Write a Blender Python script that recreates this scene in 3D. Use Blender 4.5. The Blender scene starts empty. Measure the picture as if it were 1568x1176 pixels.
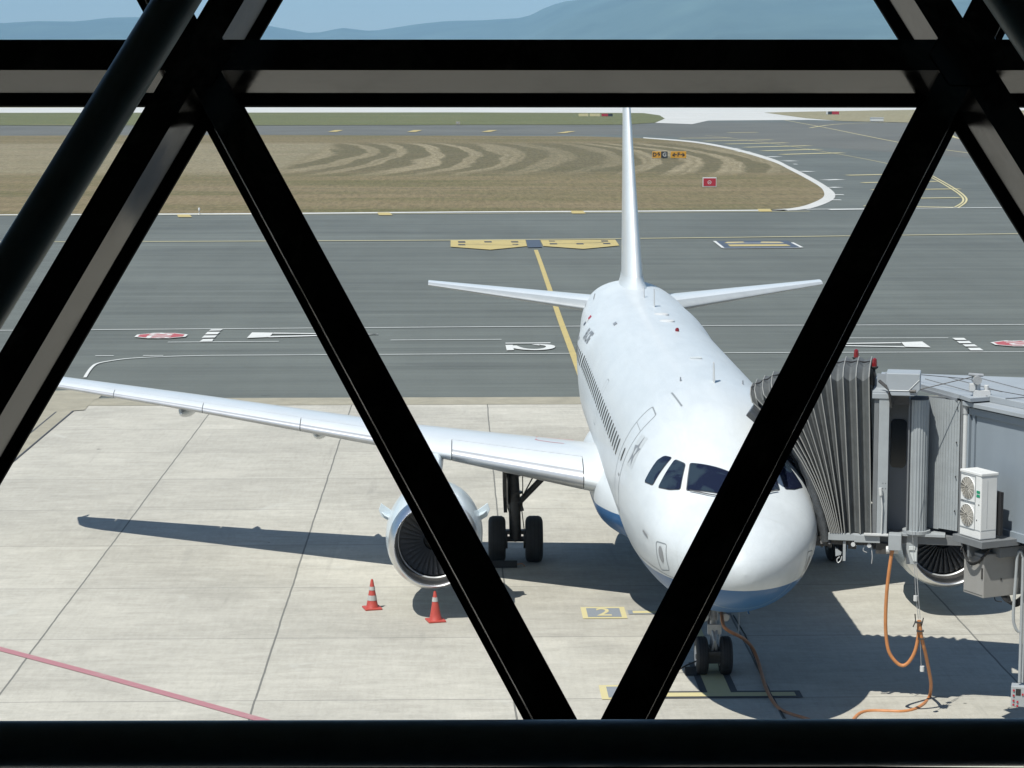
import bpy, bmesh, math, random
from mathutils import Vector, Matrix
R=math.radians
random.seed(7)
S=bpy.context.scene
COL=S.collection
# ------------------------------------------------------------------ camera
CAMP=Vector((-5.213,-40.0,11.973)); YAW,PIT,FPX=.0237,-.1322,3488.
cd=bpy.data.cameras.new('camera'); cam=bpy.data.objects.new('camera',cd); COL.objects.link(cam)
cam.location=CAMP; cam.rotation_euler=(math.pi/2+PIT,0,-YAW)
cd.sensor_width=36; cd.lens=36*FPX/1568; cd.clip_start=.05; cd.clip_end=60000
S.camera=cam
# ------------------------------------------------------------------ sky, sun, exposure
SUN=Vector((-.39,-.44,1)).normalized()
w=bpy.data.worlds.new('World'); S.world=w; w.use_nodes=True
nt=w.node_tree; sk=nt.nodes.new('ShaderNodeTexSky'); sk.sky_type='NISHITA'; sk.sun_disc=False
sk.sun_elevation=math.asin(SUN.z); sk.sun_rotation=math.atan2(SUN.x,SUN.y)
sk.air_density=1.0; sk.dust_density=.35; sk.ozone_density=3.5; sk.altitude=100
bg=nt.nodes['Background']; bg.inputs[1].default_value=.082
nt.links.new(sk.outputs[0],bg.inputs[0])
sd=bpy.data.lights.new('sun','SUN'); sd.energy=4.9; sd.angle=R(.53); sd.color=(1,.96,.9)
so=bpy.data.objects.new('sun',sd); COL.objects.link(so)
so.rotation_euler=(-SUN).to_track_quat('-Z','Y').to_euler()
S.view_settings.view_transform='Standard'; S.view_settings.look='None'
S.view_settings.exposure=.45; S.view_settings.gamma=1

# ------------------------------------------------------------------ camera-calibrated ground lookup (pixel of the 1568 px survey photo -> metres)
_fw=Vector((math.sin(YAW)*math.cos(PIT),math.cos(YAW)*math.cos(PIT),math.sin(PIT)))
_r=Vector((math.cos(YAW),-math.sin(YAW),0)); _u=_r.cross(_fw)
def ray(x,y): return _fw+_r*((x-784)/FPX)-_u*((y-588)/FPX)
def G(x,y,z=0.):
    d=ray(x,y); t=(z-CAMP.z)/d.z; p=CAMP+d*t; return Vector((p.x,p.y,z))
def onplane(x,y,P,n):
    d=ray(x,y); return CAMP+d*((P-CAMP).dot(n)/d.dot(n))

# ------------------------------------------------------------------ materials
MATS={}
def mat(name,col,rough=.6,metal=0,coat=0,noise=0,nscale=4,bump=0,bscale=20,emit=None,spec=None,stretch=None):
    if name in MATS: return MATS[name]
    m=bpy.data.materials.new(name); m.use_nodes=True; MATS[name]=m
    n=m.node_tree.nodes; l=m.node_tree.links; b=n['Principled BSDF']
    b.inputs['Base Color'].default_value=(*col,1); b.inputs['Roughness'].default_value=rough
    b.inputs['Metallic'].default_value=metal
    if coat: b.inputs['Coat Weight'].default_value=coat; b.inputs['Coat Roughness'].default_value=.06
    if spec is not None: b.inputs['Specular IOR Level'].default_value=spec
    tc=n.new('ShaderNodeTexCoord'); vec=tc.outputs['Object']
    if stretch:
        mp=n.new('ShaderNodeMapping'); mp.inputs['Scale'].default_value=stretch; l.new(vec,mp.inputs[0]); vec=mp.outputs[0]
    if noise:
        t=n.new('ShaderNodeTexNoise'); t.inputs['Scale'].default_value=nscale; t.inputs['Detail'].default_value=6; t.inputs['Roughness'].default_value=.65
        l.new(vec,t.inputs['Vector'])
        mx=n.new('ShaderNodeMix'); mx.data_type='RGBA'
        mx.inputs[6].default_value=(*[c*(1-noise) for c in col],1); mx.inputs[7].default_value=(*[min(1,c*(1+noise)) for c in col],1)
        mr=n.new('ShaderNodeMapRange'); mr.inputs[1].default_value=.3; mr.inputs[2].default_value=.7; l.new(t.outputs[0],mr.inputs[0])
        l.new(mr.outputs[0],mx.inputs[0]); l.new(mx.outputs[2],b.inputs['Base Color'])
    if bump:
        t2=n.new('ShaderNodeTexNoise'); t2.inputs['Scale'].default_value=bscale; t2.inputs['Detail'].default_value=4; l.new(vec,t2.inputs['Vector'])
        bp=n.new('ShaderNodeBump'); bp.inputs['Strength'].default_value=bump; bp.inputs['Distance'].default_value=.02
        l.new(t2.outputs[0],bp.inputs['Height']); l.new(bp.outputs[0],b.inputs['Normal'])
    if emit: b.inputs['Emission Color'].default_value=(*emit,1); b.inputs['Emission Strength'].default_value=1
    return m
class NB:  # tiny node builder
    def __init__(s,name):
        s.m=bpy.data.materials.new(name); s.m.use_nodes=True; s.n=s.m.node_tree.nodes; s.l=s.m.node_tree.links; s.b=s.n['Principled BSDF']
        tc=s.n.new('ShaderNodeTexCoord'); s.obj=tc.outputs['Object']; MATS[name]=s.m
    def _set(s,i,v):
        if v is None: return
        if hasattr(v,'is_linked') or isinstance(v,bpy.types.NodeSocket): s.l.new(v,i)
        else: i.default_value=v
    def sep(s,v):
        x=s.n.new('ShaderNodeSeparateXYZ'); s.l.new(v,x.inputs[0]); return x.outputs
    def comb(s,x,y,z=0.):
        c=s.n.new('ShaderNodeCombineXYZ'); s._set(c.inputs[0],x); s._set(c.inputs[1],y); s._set(c.inputs[2],z); return c.outputs[0]
    def ma(s,op,a,b=None,c=None,clamp=False):
        m=s.n.new('ShaderNodeMath'); m.operation=op; m.use_clamp=clamp
        s._set(m.inputs[0],a); s._set(m.inputs[1],b); s._set(m.inputs[2],c); return m.outputs[0]
    def noise(s,v,scale,detail=5,rough=.6,dist=0):
        t=s.n.new('ShaderNodeTexNoise'); t.inputs['Scale'].default_value=scale; t.inputs['Detail'].default_value=detail
        t.inputs['Roughness'].default_value=rough; t.inputs['Distortion'].default_value=dist; s.l.new(v,t.inputs['Vector']); return t.outputs[0]
    def scale(s,v,sx,sy,sz=1):
        mp=s.n.new('ShaderNodeMapping'); mp.inputs['Scale'].default_value=(sx,sy,sz); s.l.new(v,mp.inputs[0]); return mp.outputs[0]
    def white(s,v):
        t=s.n.new('ShaderNodeTexWhiteNoise'); t.noise_dimensions='2D'; s.l.new(v,t.inputs['Vector']); return t.outputs[0]
    def rng(s,v,a,b,c=0.,d=1.,smooth=False):
        m=s.n.new('ShaderNodeMapRange'); s.l.new(v,m.inputs[0])
        if smooth: m.interpolation_type='SMOOTHSTEP'
        for i,k in enumerate((a,b,c,d)): m.inputs[i+1].default_value=k
        return m.outputs[0]
    def mix(s,f,a,b):
        x=s.n.new('ShaderNodeMix'); x.data_type='RGBA'; s._set(x.inputs[0],f)
        for i,k in ((6,a),(7,b)):
            if isinstance(k,tuple): x.inputs[i].default_value=(*k,1)
            else: s.l.new(k,x.inputs[i])
        return x.outputs[2]
    def mul(s,col,f):
        x=s.n.new('ShaderNodeVectorMath'); x.operation='SCALE'; s.l.new(col,x.inputs[0]); s._set(x.inputs['Scale'],f); return x.outputs[0]
    def bump(s,h,st=.3,dist=.02):
        bp=s.n.new('ShaderNodeBump'); bp.inputs['Strength'].default_value=st; bp.inputs['Distance'].default_value=dist
        s.l.new(h,bp.inputs['Height']); s.l.new(bp.outputs[0],s.b.inputs['Normal'])

def concrete():
    k=NB('apron_concrete'); x,y,z=k.sep(k.obj)
    # slabs 5.05 x 5.0 m
    u=k.ma('DIVIDE',k.ma('ADD',x,4.14),5.05); v=k.ma('DIVIDE',k.ma('ADD',y,-3.2),5.0)
    wob=k.ma('MULTIPLY',k.ma('SUBTRACT',k.noise(k.obj,.6,3),.5),.012)
    def line(t,w): # distance from the nearest integer, in slabs
        f=k.ma('ABSOLUTE',k.ma('SUBTRACT',k.ma('FRACT',k.ma('ADD',k.ma('ADD',t,wob),.5)),.5)); return k.ma('LESS_THAN',f,w)
    jl=line(u,.0042); jc=line(v,.0040)
    cell=k.white(k.comb(k.ma('FLOOR',u),k.ma('FLOOR',v)))
    cell2=k.white(k.comb(k.ma('FLOOR',v),7.3))
    broom=k.noise(k.scale(k.obj,.55,2.6,1),1.1,8,.72,.8)
    broom2=k.noise(k.scale(k.obj,7,.8,1),1.3,6,.7)
    big=k.noise(k.obj,.16,5,.6)
    fine=k.noise(k.obj,14,5,.8)
    t=k.ma('ADD',k.ma('MULTIPLY',broom,.45),k.ma('MULTIPLY',broom2,.25)); t=k.ma('ADD',t,k.ma('MULTIPLY',fine,.28))
    t=k.rng(t,.35,.62,0,1)
    c=k.mix(t,(.315,.300,.255),(.45,.431,.372))
    c=k.mul(c,k.rng(big,.3,.7,.86,1.12)); c=k.mul(c,k.rng(cell,0,1,.93,1.05)); c=k.mul(c,k.rng(cell2,0,1,.96,1.03))
    mot=k.noise(k.scale(k.obj,.8,1.0,1),1.0,9,.8,.5); c=k.mul(c,k.rng(mot,.3,.7,.88,1.1)); tyre=k.rng(k.noise(k.scale(k.obj,2.2,.12,1),.8,4,.7,.3),.60,.74,0,.22,True); c=k.mix(tyre,c,(.16,.155,.14))
    vo=k.n.new('ShaderNodeTexVoronoi'); vo.inputs['Scale'].default_value=.42; k.l.new(k.scale(k.obj,1,1.0,1),vo.inputs['Vector']); sp=k.ma('LESS_THAN',vo.outputs['Distance'],k.ma('MULTIPLY',k.rng(k.sep(vo.outputs['Color'])[0],.55,1,0,1),.04)); c=k.mix(k.ma('MULTIPLY',sp,.8),c,(.07,.068,.06))
    # pale patches and small dark scuffs
    pt=k.rng(k.noise(k.obj,.55,4,.6,.6),.62,.75,0,.4,True); c=k.mix(pt,c,(.47,.465,.42))
    sc=k.rng(k.noise(k.scale(k.obj,1,4.5,1),2.3,3,.5),.72,.76,0,.45,True); c=k.mix(sc,c,(.24,.235,.21))
    oil=k.rng(k.noise(k.obj,.33,5,.7,.8),.64,.8,0,.35,True); c=k.mix(oil,c,(.25,.245,.22))
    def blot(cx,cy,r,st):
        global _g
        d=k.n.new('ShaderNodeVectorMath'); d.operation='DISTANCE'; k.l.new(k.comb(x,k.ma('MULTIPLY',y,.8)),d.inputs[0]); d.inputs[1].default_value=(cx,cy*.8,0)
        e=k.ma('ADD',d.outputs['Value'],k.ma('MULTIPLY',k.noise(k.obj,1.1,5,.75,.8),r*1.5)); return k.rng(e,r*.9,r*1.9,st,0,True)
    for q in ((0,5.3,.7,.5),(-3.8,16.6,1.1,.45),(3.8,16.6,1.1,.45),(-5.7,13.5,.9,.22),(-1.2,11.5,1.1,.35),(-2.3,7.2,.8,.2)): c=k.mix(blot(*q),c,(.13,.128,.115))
    c=k.mix(k.ma('MULTIPLY',jc,.75),c,(.17,.165,.15)); c=k.mix(k.ma('MULTIPLY',jl,.85),c,(.1,.1,.09))
    k.l.new(c,k.b.inputs['Base Color']); k.b.inputs['Roughness'].default_value=.85; k.bump(k.ma('ADD',broom,k.ma('MULTIPLY',fine,.5)),.25,.01); return k.m
def asphalt(name='taxiway_asphalt',base=(.096,.106,.094),spread=.36):
    k=NB(name); x,y,z=k.sep(k.obj)
    st=k.noise(k.scale(k.obj,.025,.55,1),1.0,7,.75,.2); st2=k.noise(k.scale(k.obj,.08,3.5,1),1.0,5,.7)
    big=k.noise(k.obj,.03,5,.6,.5); fine=k.noise(k.obj,6,6,.85); tr=k.noise(k.scale(k.obj,.5,.06,1),1,4,.6)
    t=k.ma('ADD',k.ma('MULTIPLY',st,.5),k.ma('MULTIPLY',st2,.2)); t=k.ma('ADD',t,k.ma('MULTIPLY',fine,.2)); t=k.ma('ADD',t,k.ma('MULTIPLY',tr,.1))
    t=k.rng(t,.36,.64,0,1)
    c=k.mix(t,tuple(b*(1-spread) for b in base),tuple(b*(1+spread) for b in base))
    c=k.mul(c,k.rng(big,.3,.7,.86,1.16))
    pa=k.rng(k.noise(k.scale(k.obj,.05,.22,1),1.0,2,.4,.2),.60,.63,0,.16,True); c=k.mix(pa,c,(.05,.053,.05)); rb=k.rng(k.noise(k.scale(k.obj,.012,1.6,1),1.0,3,.6),.62,.72,0,.3,True); c=k.mix(rb,c,(.045,.047,.045))
    # paving lane seams
    f=k.ma('ABSOLUTE',k.ma('SUBTRACT',k.ma('FRACT',k.ma('DIVIDE',k.ma('ADD',y,k.ma('MULTIPLY',st2,.06)),3.9)),.5)); sm=k.ma('LESS_THAN',f,.006)
    c=k.mix(k.ma('MULTIPLY',sm,.35),c,(.035,.037,.035))
    pk=k.rng(k.noise(k.scale(k.obj,1,1.6,1),.9,2,.5),.74,.78,0,.5,True); c=k.mix(pk,c,(.035,.037,.035))
    k.l.new(c,k.b.inputs['Base Color']); k.b.inputs['Roughness'].default_value=.8; return k.m
def grass(name,dry,green,mow=False,y0=260.,gthr=.55):
    k=NB(name); x,y,z=k.sep(k.obj)
    n1=k.noise(k.scale(k.obj,.02,.09,1),1,7,.7,.5); n2=k.noise(k.scale(k.obj,.15,.7,1),1,7,.8,.3); n3=k.noise(k.obj,1.8,6,.85)
    t=k.ma('ADD',k.ma('MULTIPLY',n1,.6),k.ma('MULTIPLY',n2,.4)); t=k.rng(t,gthr-.12,gthr+.12,0,1,True)
    c=k.mix(t,dry,green)
    if mow:
        # curved swaths left by the mower: rows that bend to the right in the middle of the strip
        yy=k.ma('SUBTRACT',y,y0); bend=k.ma('MULTIPLY',k.ma('MULTIPLY',yy,yy),.0013)
        u=k.ma('ADD',x,bend); u=k.ma('ADD',u,k.ma('MULTIPLY',k.noise(k.obj,.03,3,.5),4.))
        ph=k.ma('ADD',k.ma('MULTIPLY',u,.95),k.ma('MULTIPLY',k.noise(k.comb(k.ma('MULTIPLY',u,.055),k.ma('MULTIPLY',y,.004)),1.,3,.6),16.)); ed=k.ma('MULTIPLY',k.ma('SUBTRACT',k.noise(k.scale(k.obj,.5,.12,1),1.,5,.8),.5),1.6)
        bands=k.rng(k.ma('ADD',k.ma('SINE',ph),ed),-.15,.55,0,1,True); fineb=k.noise(k.comb(k.ma('MULTIPLY',u,1.3),k.ma('MULTIPLY',y,.01)),1.,3,.7); bands=k.ma('MULTIPLY',bands,k.rng(fineb,.3,.6,.35,1.)); bands=k.ma('MULTIPLY',bands,k.rng(k.noise(k.comb(k.ma('MULTIPLY',u,.045),3.7),1.,2,.6),.35,.62,.25,1.))
        fade=k.rng(k.ma('ABSOLUTE',k.ma('SUBTRACT',k.ma('ADD',y,k.ma('MULTIPLY',n1,30.)),345.)),60,85,1,0,True)
        lf=k.rng(k.ma('ADD',x,k.ma('MULTIPLY',n2,6.)),-27.,-24.5,0,1,True); c=k.mix(k.ma('MULTIPLY',k.ma('MULTIPLY',fade,k.ma('SUBTRACT',1.,lf)),k.rng(n2,.3,.7,.25,.75)),c,(.27,.24,.165)); fade=k.ma('MULTIPLY',fade,k.ma('ADD',lf,.05)); c=k.mix(k.ma('MULTIPLY',fade,.7),c,(.115,.102,.060)); c=k.mix(k.ma('MULTIPLY',k.ma('MULTIPLY',bands,fade),.85),c,(.30,.255,.165))
        rows=k.noise(k.scale(k.obj,.012,.35,1),1,6,.8,.6); rf=k.ma('MULTIPLY',k.rng(rows,.5,.66,0,1,True),.5)
        c=k.mix(rf,c,(.12,.115,.07))
    n4=k.noise(k.scale(k.obj,.9,.10,1),2.2,6,.9); c=k.mul(c,k.rng(n3,.25,.75,.6,1.3)); c=k.mul(c,k.rng(n4,.3,.7,.6,1.38)); c=k.mul(c,k.rng(n2,.3,.7,.8,1.18))
    k.l.new(c,k.b.inputs['Base Color']); k.b.inputs['Roughness'].default_value=.95; k.b.inputs['Specular IOR Level'].default_value=.1; return k.m
def paint(name,col,wear=.35,under=(.1,.105,.1)):
    k=NB(name); n=k.noise(k.scale(k.obj,1,2.2,1),3.,6,.8); n2=k.noise(k.obj,.7,3,.6)
    t=k.rng(k.ma('ADD',k.ma('MULTIPLY',n,.6),k.ma('MULTIPLY',n2,.4)),.5,.68,0,wear)
    k.l.new(k.mix(t,col,under),k.b.inputs['Base Color']); k.b.inputs['Roughness'].default_value=.7; return k.m
def airframe_paint():
    k=NB('aircraft_paint'); x,y,z=k.sep(k.obj)
    thr=k.ma('MAXIMUM',k.ma('SUBTRACT',2.86,k.ma('MULTIPLY',y,.035)),2.48)
    f=k.ma('LESS_THAN',z,thr)
    n=k.noise(k.scale(k.obj,1.5,.5,1.5),1.4,5,.65,.5); st=k.noise(k.scale(k.obj,8,.6,8),1,4,.7)
    c=k.mix(k.rng(n,.3,.7,0,1),(.475,.51,.525),(.525,.558,.57)); c=k.mul(c,k.rng(st,.3,.7,.965,1.02))
    # frame seams round the skin
    fr=k.ma('ABSOLUTE',k.ma('SUBTRACT',k.ma('FRACT',k.ma('DIVIDE',y,3.7)),.5)); sm=k.ma('LESS_THAN',fr,.0018); c=k.mix(k.ma('MULTIPLY',sm,.22),c,(.35,.37,.38))
    dirt=k.rng(k.noise(k.scale(k.obj,2.5,.35,2.5),1.2,6,.75,.5),.52,.72,0,.14,True); c=k.mix(dirt,c,(.42,.42,.39))
    rv=k.ma('MULTIPLY',k.ma('LESS_THAN',k.ma('ABSOLUTE',k.ma('SUBTRACT',k.ma('FRACT',k.ma('DIVIDE',z,.62)),.5)),.006),k.rng(z,2.9,5.4,1,.6)); c=k.mix(k.ma('MULTIPLY',rv,.16),c,(.33,.35,.36))
    c=k.mix(f,c,(.010,.085,.22)); k.l.new(c,k.b.inputs['Base Color'])
    k.b.inputs['Roughness'].default_value=.5; k.b.inputs['Coat Weight'].default_value=.22; k.b.inputs['Coat Roughness'].default_value=.16
    h=k.noise(k.scale(k.obj,1,.8,1),2.2,2,.5); k.bump(h,.06,.02); return k.m
M_CON=concrete(); M_ASP=asphalt(); M_ASP2=asphalt('far_asphalt',(.105,.105,.09),.14)
M_GR1=grass('dry_mown_grass',(.195,.155,.092),(.115,.108,.05),True,335.,.53)
M_GR2=grass('green_grass',(.19,.175,.095),(.12,.13,.06),False,0,.42)
M_GR3=grass('dry_grass',(0.249,0.224,0.141),(.15,.15,.08),False,0,.6)
M_WHT=paint('white_marking',(0.548,0.556,0.531),.35); M_YEL=paint('yellow_marking',(.42,.335,.13),.4); _unused=paint('yellow_marking_old',(0.481,0.382,0.141),.35)
M_YELC=paint('yellow_marking_on_concrete',(0.498,0.440,0.232),.35,(.42,.41,.36)); M_RED=paint('red_marking',(0.349,0.075,0.083),.35)
M_PNK=paint('pink_marking',(.34,.155,.17),.45,(.36,.33,.29)); M_BLU=paint('blue_grey_marking',(.055,.072,.10),.3); M_BLK=paint('dark_marking',(.05,.052,.055),.3)
M_BLKC=paint('grey_blue_marking',(.20,.22,.24),.3,(.3,.3,.28)); M_FADE=paint('faded_white_marking',(.36,.37,.35),.6)
M_RWY=mat('pale_concrete',(0.465,0.465,0.440),.85,noise=.07,nscale=.05)
M_BEI=mat('sandy_concrete',(.27,.25,.19),.9,noise=.15,nscale=1.2)
M_PT=airframe_paint()
M_WING=mat('wing_white_paint',(0.558,0.586,0.595),.33,coat=.3,noise=.05,nscale=1.2)
M_SLAT=mat('bare_slat_metal',(0.484,0.493,0.502),.3,metal=.45,noise=.08,nscale=2)
M_LIP=mat('intake_lip_metal',(.72,.73,.74),.3,metal=1,noise=.06,nscale=5)
M_NAC=mat('nacelle_paint',(0.493,0.558,0.586),.3,coat=.4,noise=.04,nscale=2)
M_DKM=mat('dark_gear_metal',(.06,.058,.055),.5,metal=.3,noise=.3,nscale=10)
M_GRM=mat('grey_gear_metal',(.38,.39,.39),.4,metal=.3,noise=.2,nscale=10)
M_TYR=mat('tyre_rubber',(.02,.02,.02),.75,noise=.3,nscale=8,bump=.5,bscale=30)
M_FAN=mat('fan_blade_metal',(.12,.118,.115),.5,metal=.3)
M_DARK=mat('dark_cavity',(.012,.012,.013),.8)
k=NB('cockpit_glass'); _n=k.noise(k.scale(k.obj,1.5,1.5,2.2),1.3,3,.5,.8); _d=k.noise(k.obj,38,3,.8)
_c=k.mix(k.rng(_n,.46,.60,0,1,True),(.008,.011,.026),(.022,.034,.047)); _c=k.mix(k.rng(_d,.62,.75,0,.35,True),_c,(.09,.11,.13)); k.l.new(_c,k.b.inputs['Base Color']); k.b.inputs['Roughness'].default_value=.06; M_COCK=k.m  # lighter patches in the glass colour are painted stand-ins for reflections
M_CAB=mat('cabin_window_glass',(.015,.018,.022),.12)
M_SEAM=mat('panel_seam',(.20,.22,.23),.7); M_SEAM2=mat('dark_seam',(.07,.073,.078),.7)
M_GRY=mat('pale_grey_decal',(.50,.53,.53),.4); M_GRD=mat('grey_decal',(.2,.21,.22),.4)
M_RLT=mat('red_lamp_glass',(.17,.012,.014),.25,coat=.5)
M_WHITE=mat('white_metal',(0.498,0.506,0.498),.45,noise=.04,nscale=4)
M_BAR=mat('white_enamel',(.60,.605,.59),.45,noise=.04,nscale=3)
M_BGRY=mat('bridge_grey_paint',(0.183,0.199,0.216),.5,noise=.06,nscale=2.5)
M_BGRL=mat('bridge_light_grey',(0.299,0.320,0.328),.42,noise=.07,nscale=3)
M_BGRD=mat('bridge_dark_grey',(0.141,0.149,0.154),.55,noise=.1,nscale=3)
M_BWAL=mat('tunnel_blue_grey',(0.207,0.241,0.270),.42,noise=.07,nscale=1.4,stretch=(1,1,.25))
M_ALU=mat('slat_aluminium',(0.315,0.340,0.349),.45,metal=.2,noise=.08,nscale=3)
M_ROOF=mat('bridge_roof_paint',(0.282,0.307,0.324),.5,noise=.08,nscale=1.2)
M_FAB=mat('canopy_fabric',(.085,.092,.093),.75,noise=.16,nscale=3.5,bump=.5,bscale=5)
M_PIP=mat('canopy_edge_piping',(0.249,0.249,0.232),.6)
M_PAD=mat('bumper_vinyl',(.06,.064,.067),.33,noise=.2,nscale=6,bump=1.0,bscale=7)
M_ORG=mat('orange_hose_rubber',(0.465,0.195,0.071),.5,noise=.12,nscale=6)
M_BRN=mat('brown_hose_rubber',(.42,.19,.09),.6,noise=.15,nscale=6)
M_CORG=mat('cone_orange_plastic',(0.37,0.055,0.04),.5,noise=.12,nscale=9); M_CWHT=mat('cone_reflective_band',(.36,.36,.34),.4,noise=.15,nscale=14)
k=NB('dark_mullion_paint'); _a=k.noise(k.obj,3.,5,.7,.4); _b=k.noise(k.obj,22,4,.8)
k.l.new(k.mix(k.rng(_a,.45,.62,0,1,True),(.010,.010,.010),(.05,.049,.045)),k.b.inputs['Base Color']); k.l.new(k.ma('ADD',k.rng(_a,.4,.65,.05,.20),k.ma('MULTIPLY',_b,.08)),k.b.inputs['Roughness']); k.b.inputs['Specular IOR Level'].default_value=.3; M_MUL=k.m
M_CAP=mat('black_gasket',(.004,.004,.004),.8,spec=.05)
M_TUBE=mat('dark_green_steel_paint',(.15,.225,.235),.42,noise=.15,nscale=8)
M_HALL=mat('terminal_hall_finish',(.14,.145,.145),.9)
M_EXT=mat('terminal_cladding',(.35,.36,.37),.6)
M_YSG=mat('sign_yellow_face',(.50,.25,.02),.5); M_KSG=mat('sign_black_face',(.02,.022,.025),.5); M_RSG=mat('sign_red_face',(.33,.015,.03),.5)
M_GRN=mat('green_sticker',(.0,.22,.11),.5)
def glass():
    m=bpy.data.materials.new('window_glass'); m.use_nodes=True; n=m.node_tree.nodes; l=m.node_tree.links; n.clear()
    o=n.new('ShaderNodeOutputMaterial'); mx=n.new('ShaderNodeMixShader'); t=n.new('ShaderNodeBsdfTransparent'); g=n.new('ShaderNodeBsdfGlossy')
    t.inputs[0].default_value=(.955,.975,.97,1); g.inputs['Roughness'].default_value=.01; lw=n.new('ShaderNodeFresnel'); lw.inputs[0].default_value=1.3
    l.new(lw.outputs[0],mx.inputs[0]); l.new(t.outputs[0],mx.inputs[1]); l.new(g.outputs[0],mx.inputs[2]); l.new(mx.outputs[0],o.inputs[0]); return m
M_GLS=glass()

# ------------------------------------------------------------------ mesh helpers
class MB:
    XF=None
    def __init__(s): s.v=[]; s.f=[]; s.mi=[]; s.cur=0
    def add(s,vs,fs):
        o=len(s.v); s.v+=[tuple(v) for v in vs]; s.f+=[tuple(i+o for i in f) for f in fs]; s.mi+=[s.cur]*len(fs); return s
    def obox(s,c,ax,ay,az,hx,hy,hz):
        c=Vector(c);A=[ax*hx,ay*hy,az*hz]; vs=[c+A[0]*i+A[1]*j+A[2]*k for i in(-1,1) for j in(-1,1) for k in(-1,1)]
        return s.add(vs,[(0,1,3,2),(4,6,7,5),(0,4,5,1),(2,3,7,6),(0,2,6,4),(1,5,7,3)])
    def box(s,x0,x1,y0,y1,z0,z1):
        return s.obox(((x0+x1)/2,(y0+y1)/2,(z0+z1)/2),Vector((1,0,0)),Vector((0,1,0)),Vector((0,0,1)),(x1-x0)/2,(y1-y0)/2,(z1-z0)/2)
    def tube(s,pts,r,n=12,caps=True):
        pts=[Vector(p) for p in pts]; rs=r if isinstance(r,(list,tuple)) else [r]*len(pts)
        rings=[];up=None
        for i,p in enumerate(pts):
            d=(pts[min(i+1,len(pts)-1)]-pts[max(i-1,0)]).normalized()
            if up is None: up=Vector((0,0,1)) if abs(d.z)<.9 else Vector((1,0,0))
            a=d.cross(up).normalized(); up=a.cross(d).normalized()
            rings.append([p+(a*math.cos(t)+up*math.sin(t))*rs[i] for t in [2*math.pi*k/n for k in range(n)]])
        vs=[q for ring in rings for q in ring]; fs=[]
        for i in range(len(pts)-1):
            for k in range(n): fs.append((i*n+k,i*n+(k+1)%n,(i+1)*n+(k+1)%n,(i+1)*n+k))
        if caps: fs.append(tuple(range(n-1,-1,-1))); fs.append(tuple((len(pts)-1)*n+k for k in range(n)))
        return s.add(vs,fs)
    def revolve(s,prof,o,ax,n=48,a0=0,a1=2*math.pi):
        """prof: list of (along axis, radius)"""
        ax=Vector(ax).normalized(); up=Vector((0,0,1)) if abs(ax.z)<.9 else Vector((0,1,0)); e1=ax.cross(up).normalized(); e2=e1.cross(ax); o=Vector(o)
        full=abs(a1-a0-2*math.pi)<1e-6; m=n if full else n+1; vs=[]
        for t,r in prof:
            for k in range(m):
                a=a0+(a1-a0)*k/n; vs.append(o+ax*t+(e1*math.cos(a)+e2*math.sin(a))*r)
        fs=[]
        for i in range(len(prof)-1):
            for k in range(n):
                k2=(k+1)%m if full else k+1; fs.append((i*m+k,i*m+k2,(i+1)*m+k2,(i+1)*m+k))
        return s.add(vs,fs)
    def grid(s,rows,closeu=False):
        nr=len(rows);nc=len(rows[0]);vs=[p for r in rows for p in r];fs=[]
        for i in range(nr-1):
            for k in range(nc if closeu else nc-1):
                k2=(k+1)%nc; fs.append((i*nc+k,i*nc+k2,(i+1)*nc+k2,(i+1)*nc+k))
        return s.add(vs,fs)
    def prism(s,poly,h):
        """poly 3D points (planar), extruded by vector h"""
        n=len(poly);h=Vector(h);vs=[Vector(p) for p in poly]+[Vector(p)+h for p in poly]
        return s.add(vs,[tuple(range(n))[::-1],tuple(range(n,2*n))]+[(i,(i+1)%n,n+(i+1)%n,n+i) for i in range(n)])
    def poly(s,pts): return s.add(pts,[tuple(range(len(pts)))])
    def build(s,name,m,parent=None,smooth=False,bevel=0,origin=None,sharp=35):
        if MB.XF: s.v=[MB.XF(Vector(v)) for v in s.v]
        me=bpy.data.meshes.new(name)
        if origin is None: origin=(0,0,0)
        O=Vector(origin); me.from_pydata([tuple(Vector(v)-O) for v in s.v],[],s.f)
        for mm in (m if isinstance(m,(list,tuple)) else [m]): me.materials.append(mm)
        if isinstance(m,(list,tuple)): me.polygons.foreach_set('material_index',s.mi[:len(s.f)])
        bm=bmesh.new(); bm.from_mesh(me); bmesh.ops.remove_doubles(bm,verts=bm.verts,dist=1e-5); bmesh.ops.recalc_face_normals(bm,faces=bm.faces)
        if bevel: 
            es=[e for e in bm.edges if len(e.link_faces)==2 and e.calc_face_angle(0)>R(40)]
            bmesh.ops.bevel(bm,geom=es,offset=bevel,segments=2,affect='EDGES',profile=.5)
        bm.to_mesh(me); bm.free()
        if smooth:
            me.polygons.foreach_set('use_smooth',[True]*len(me.polygons)); me.set_sharp_from_angle(angle=R(sharp))
        ob=bpy.data.objects.new(name,me); COL.objects.link(ob)
        if parent:
            ob.parent=parent; ob.matrix_parent_inverse=Matrix.Identity(4)
            off=ploc(parent); ob.location=O-off
        else: ob.location=O
        WLOC[ob.name]=O
        return ob
WLOC={}
def ploc(o): return WLOC.get(o.name,Vector((0,0,0)))
def tag(o,label=None,cat=None,group=None,kind=None):
    for k,v in (('label',label),('category',cat),('group',group),('kind',kind)):
        if v: o[k]=v
    return o
def thing(name,label,cat,loc=(0,0,0),group=None):
    o=bpy.data.objects.new(name,None); COL.objects.link(o); o.location=loc; o.empty_display_size=.2; WLOC[o.name]=Vector(loc); return tag(o,label,cat,group)
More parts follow.
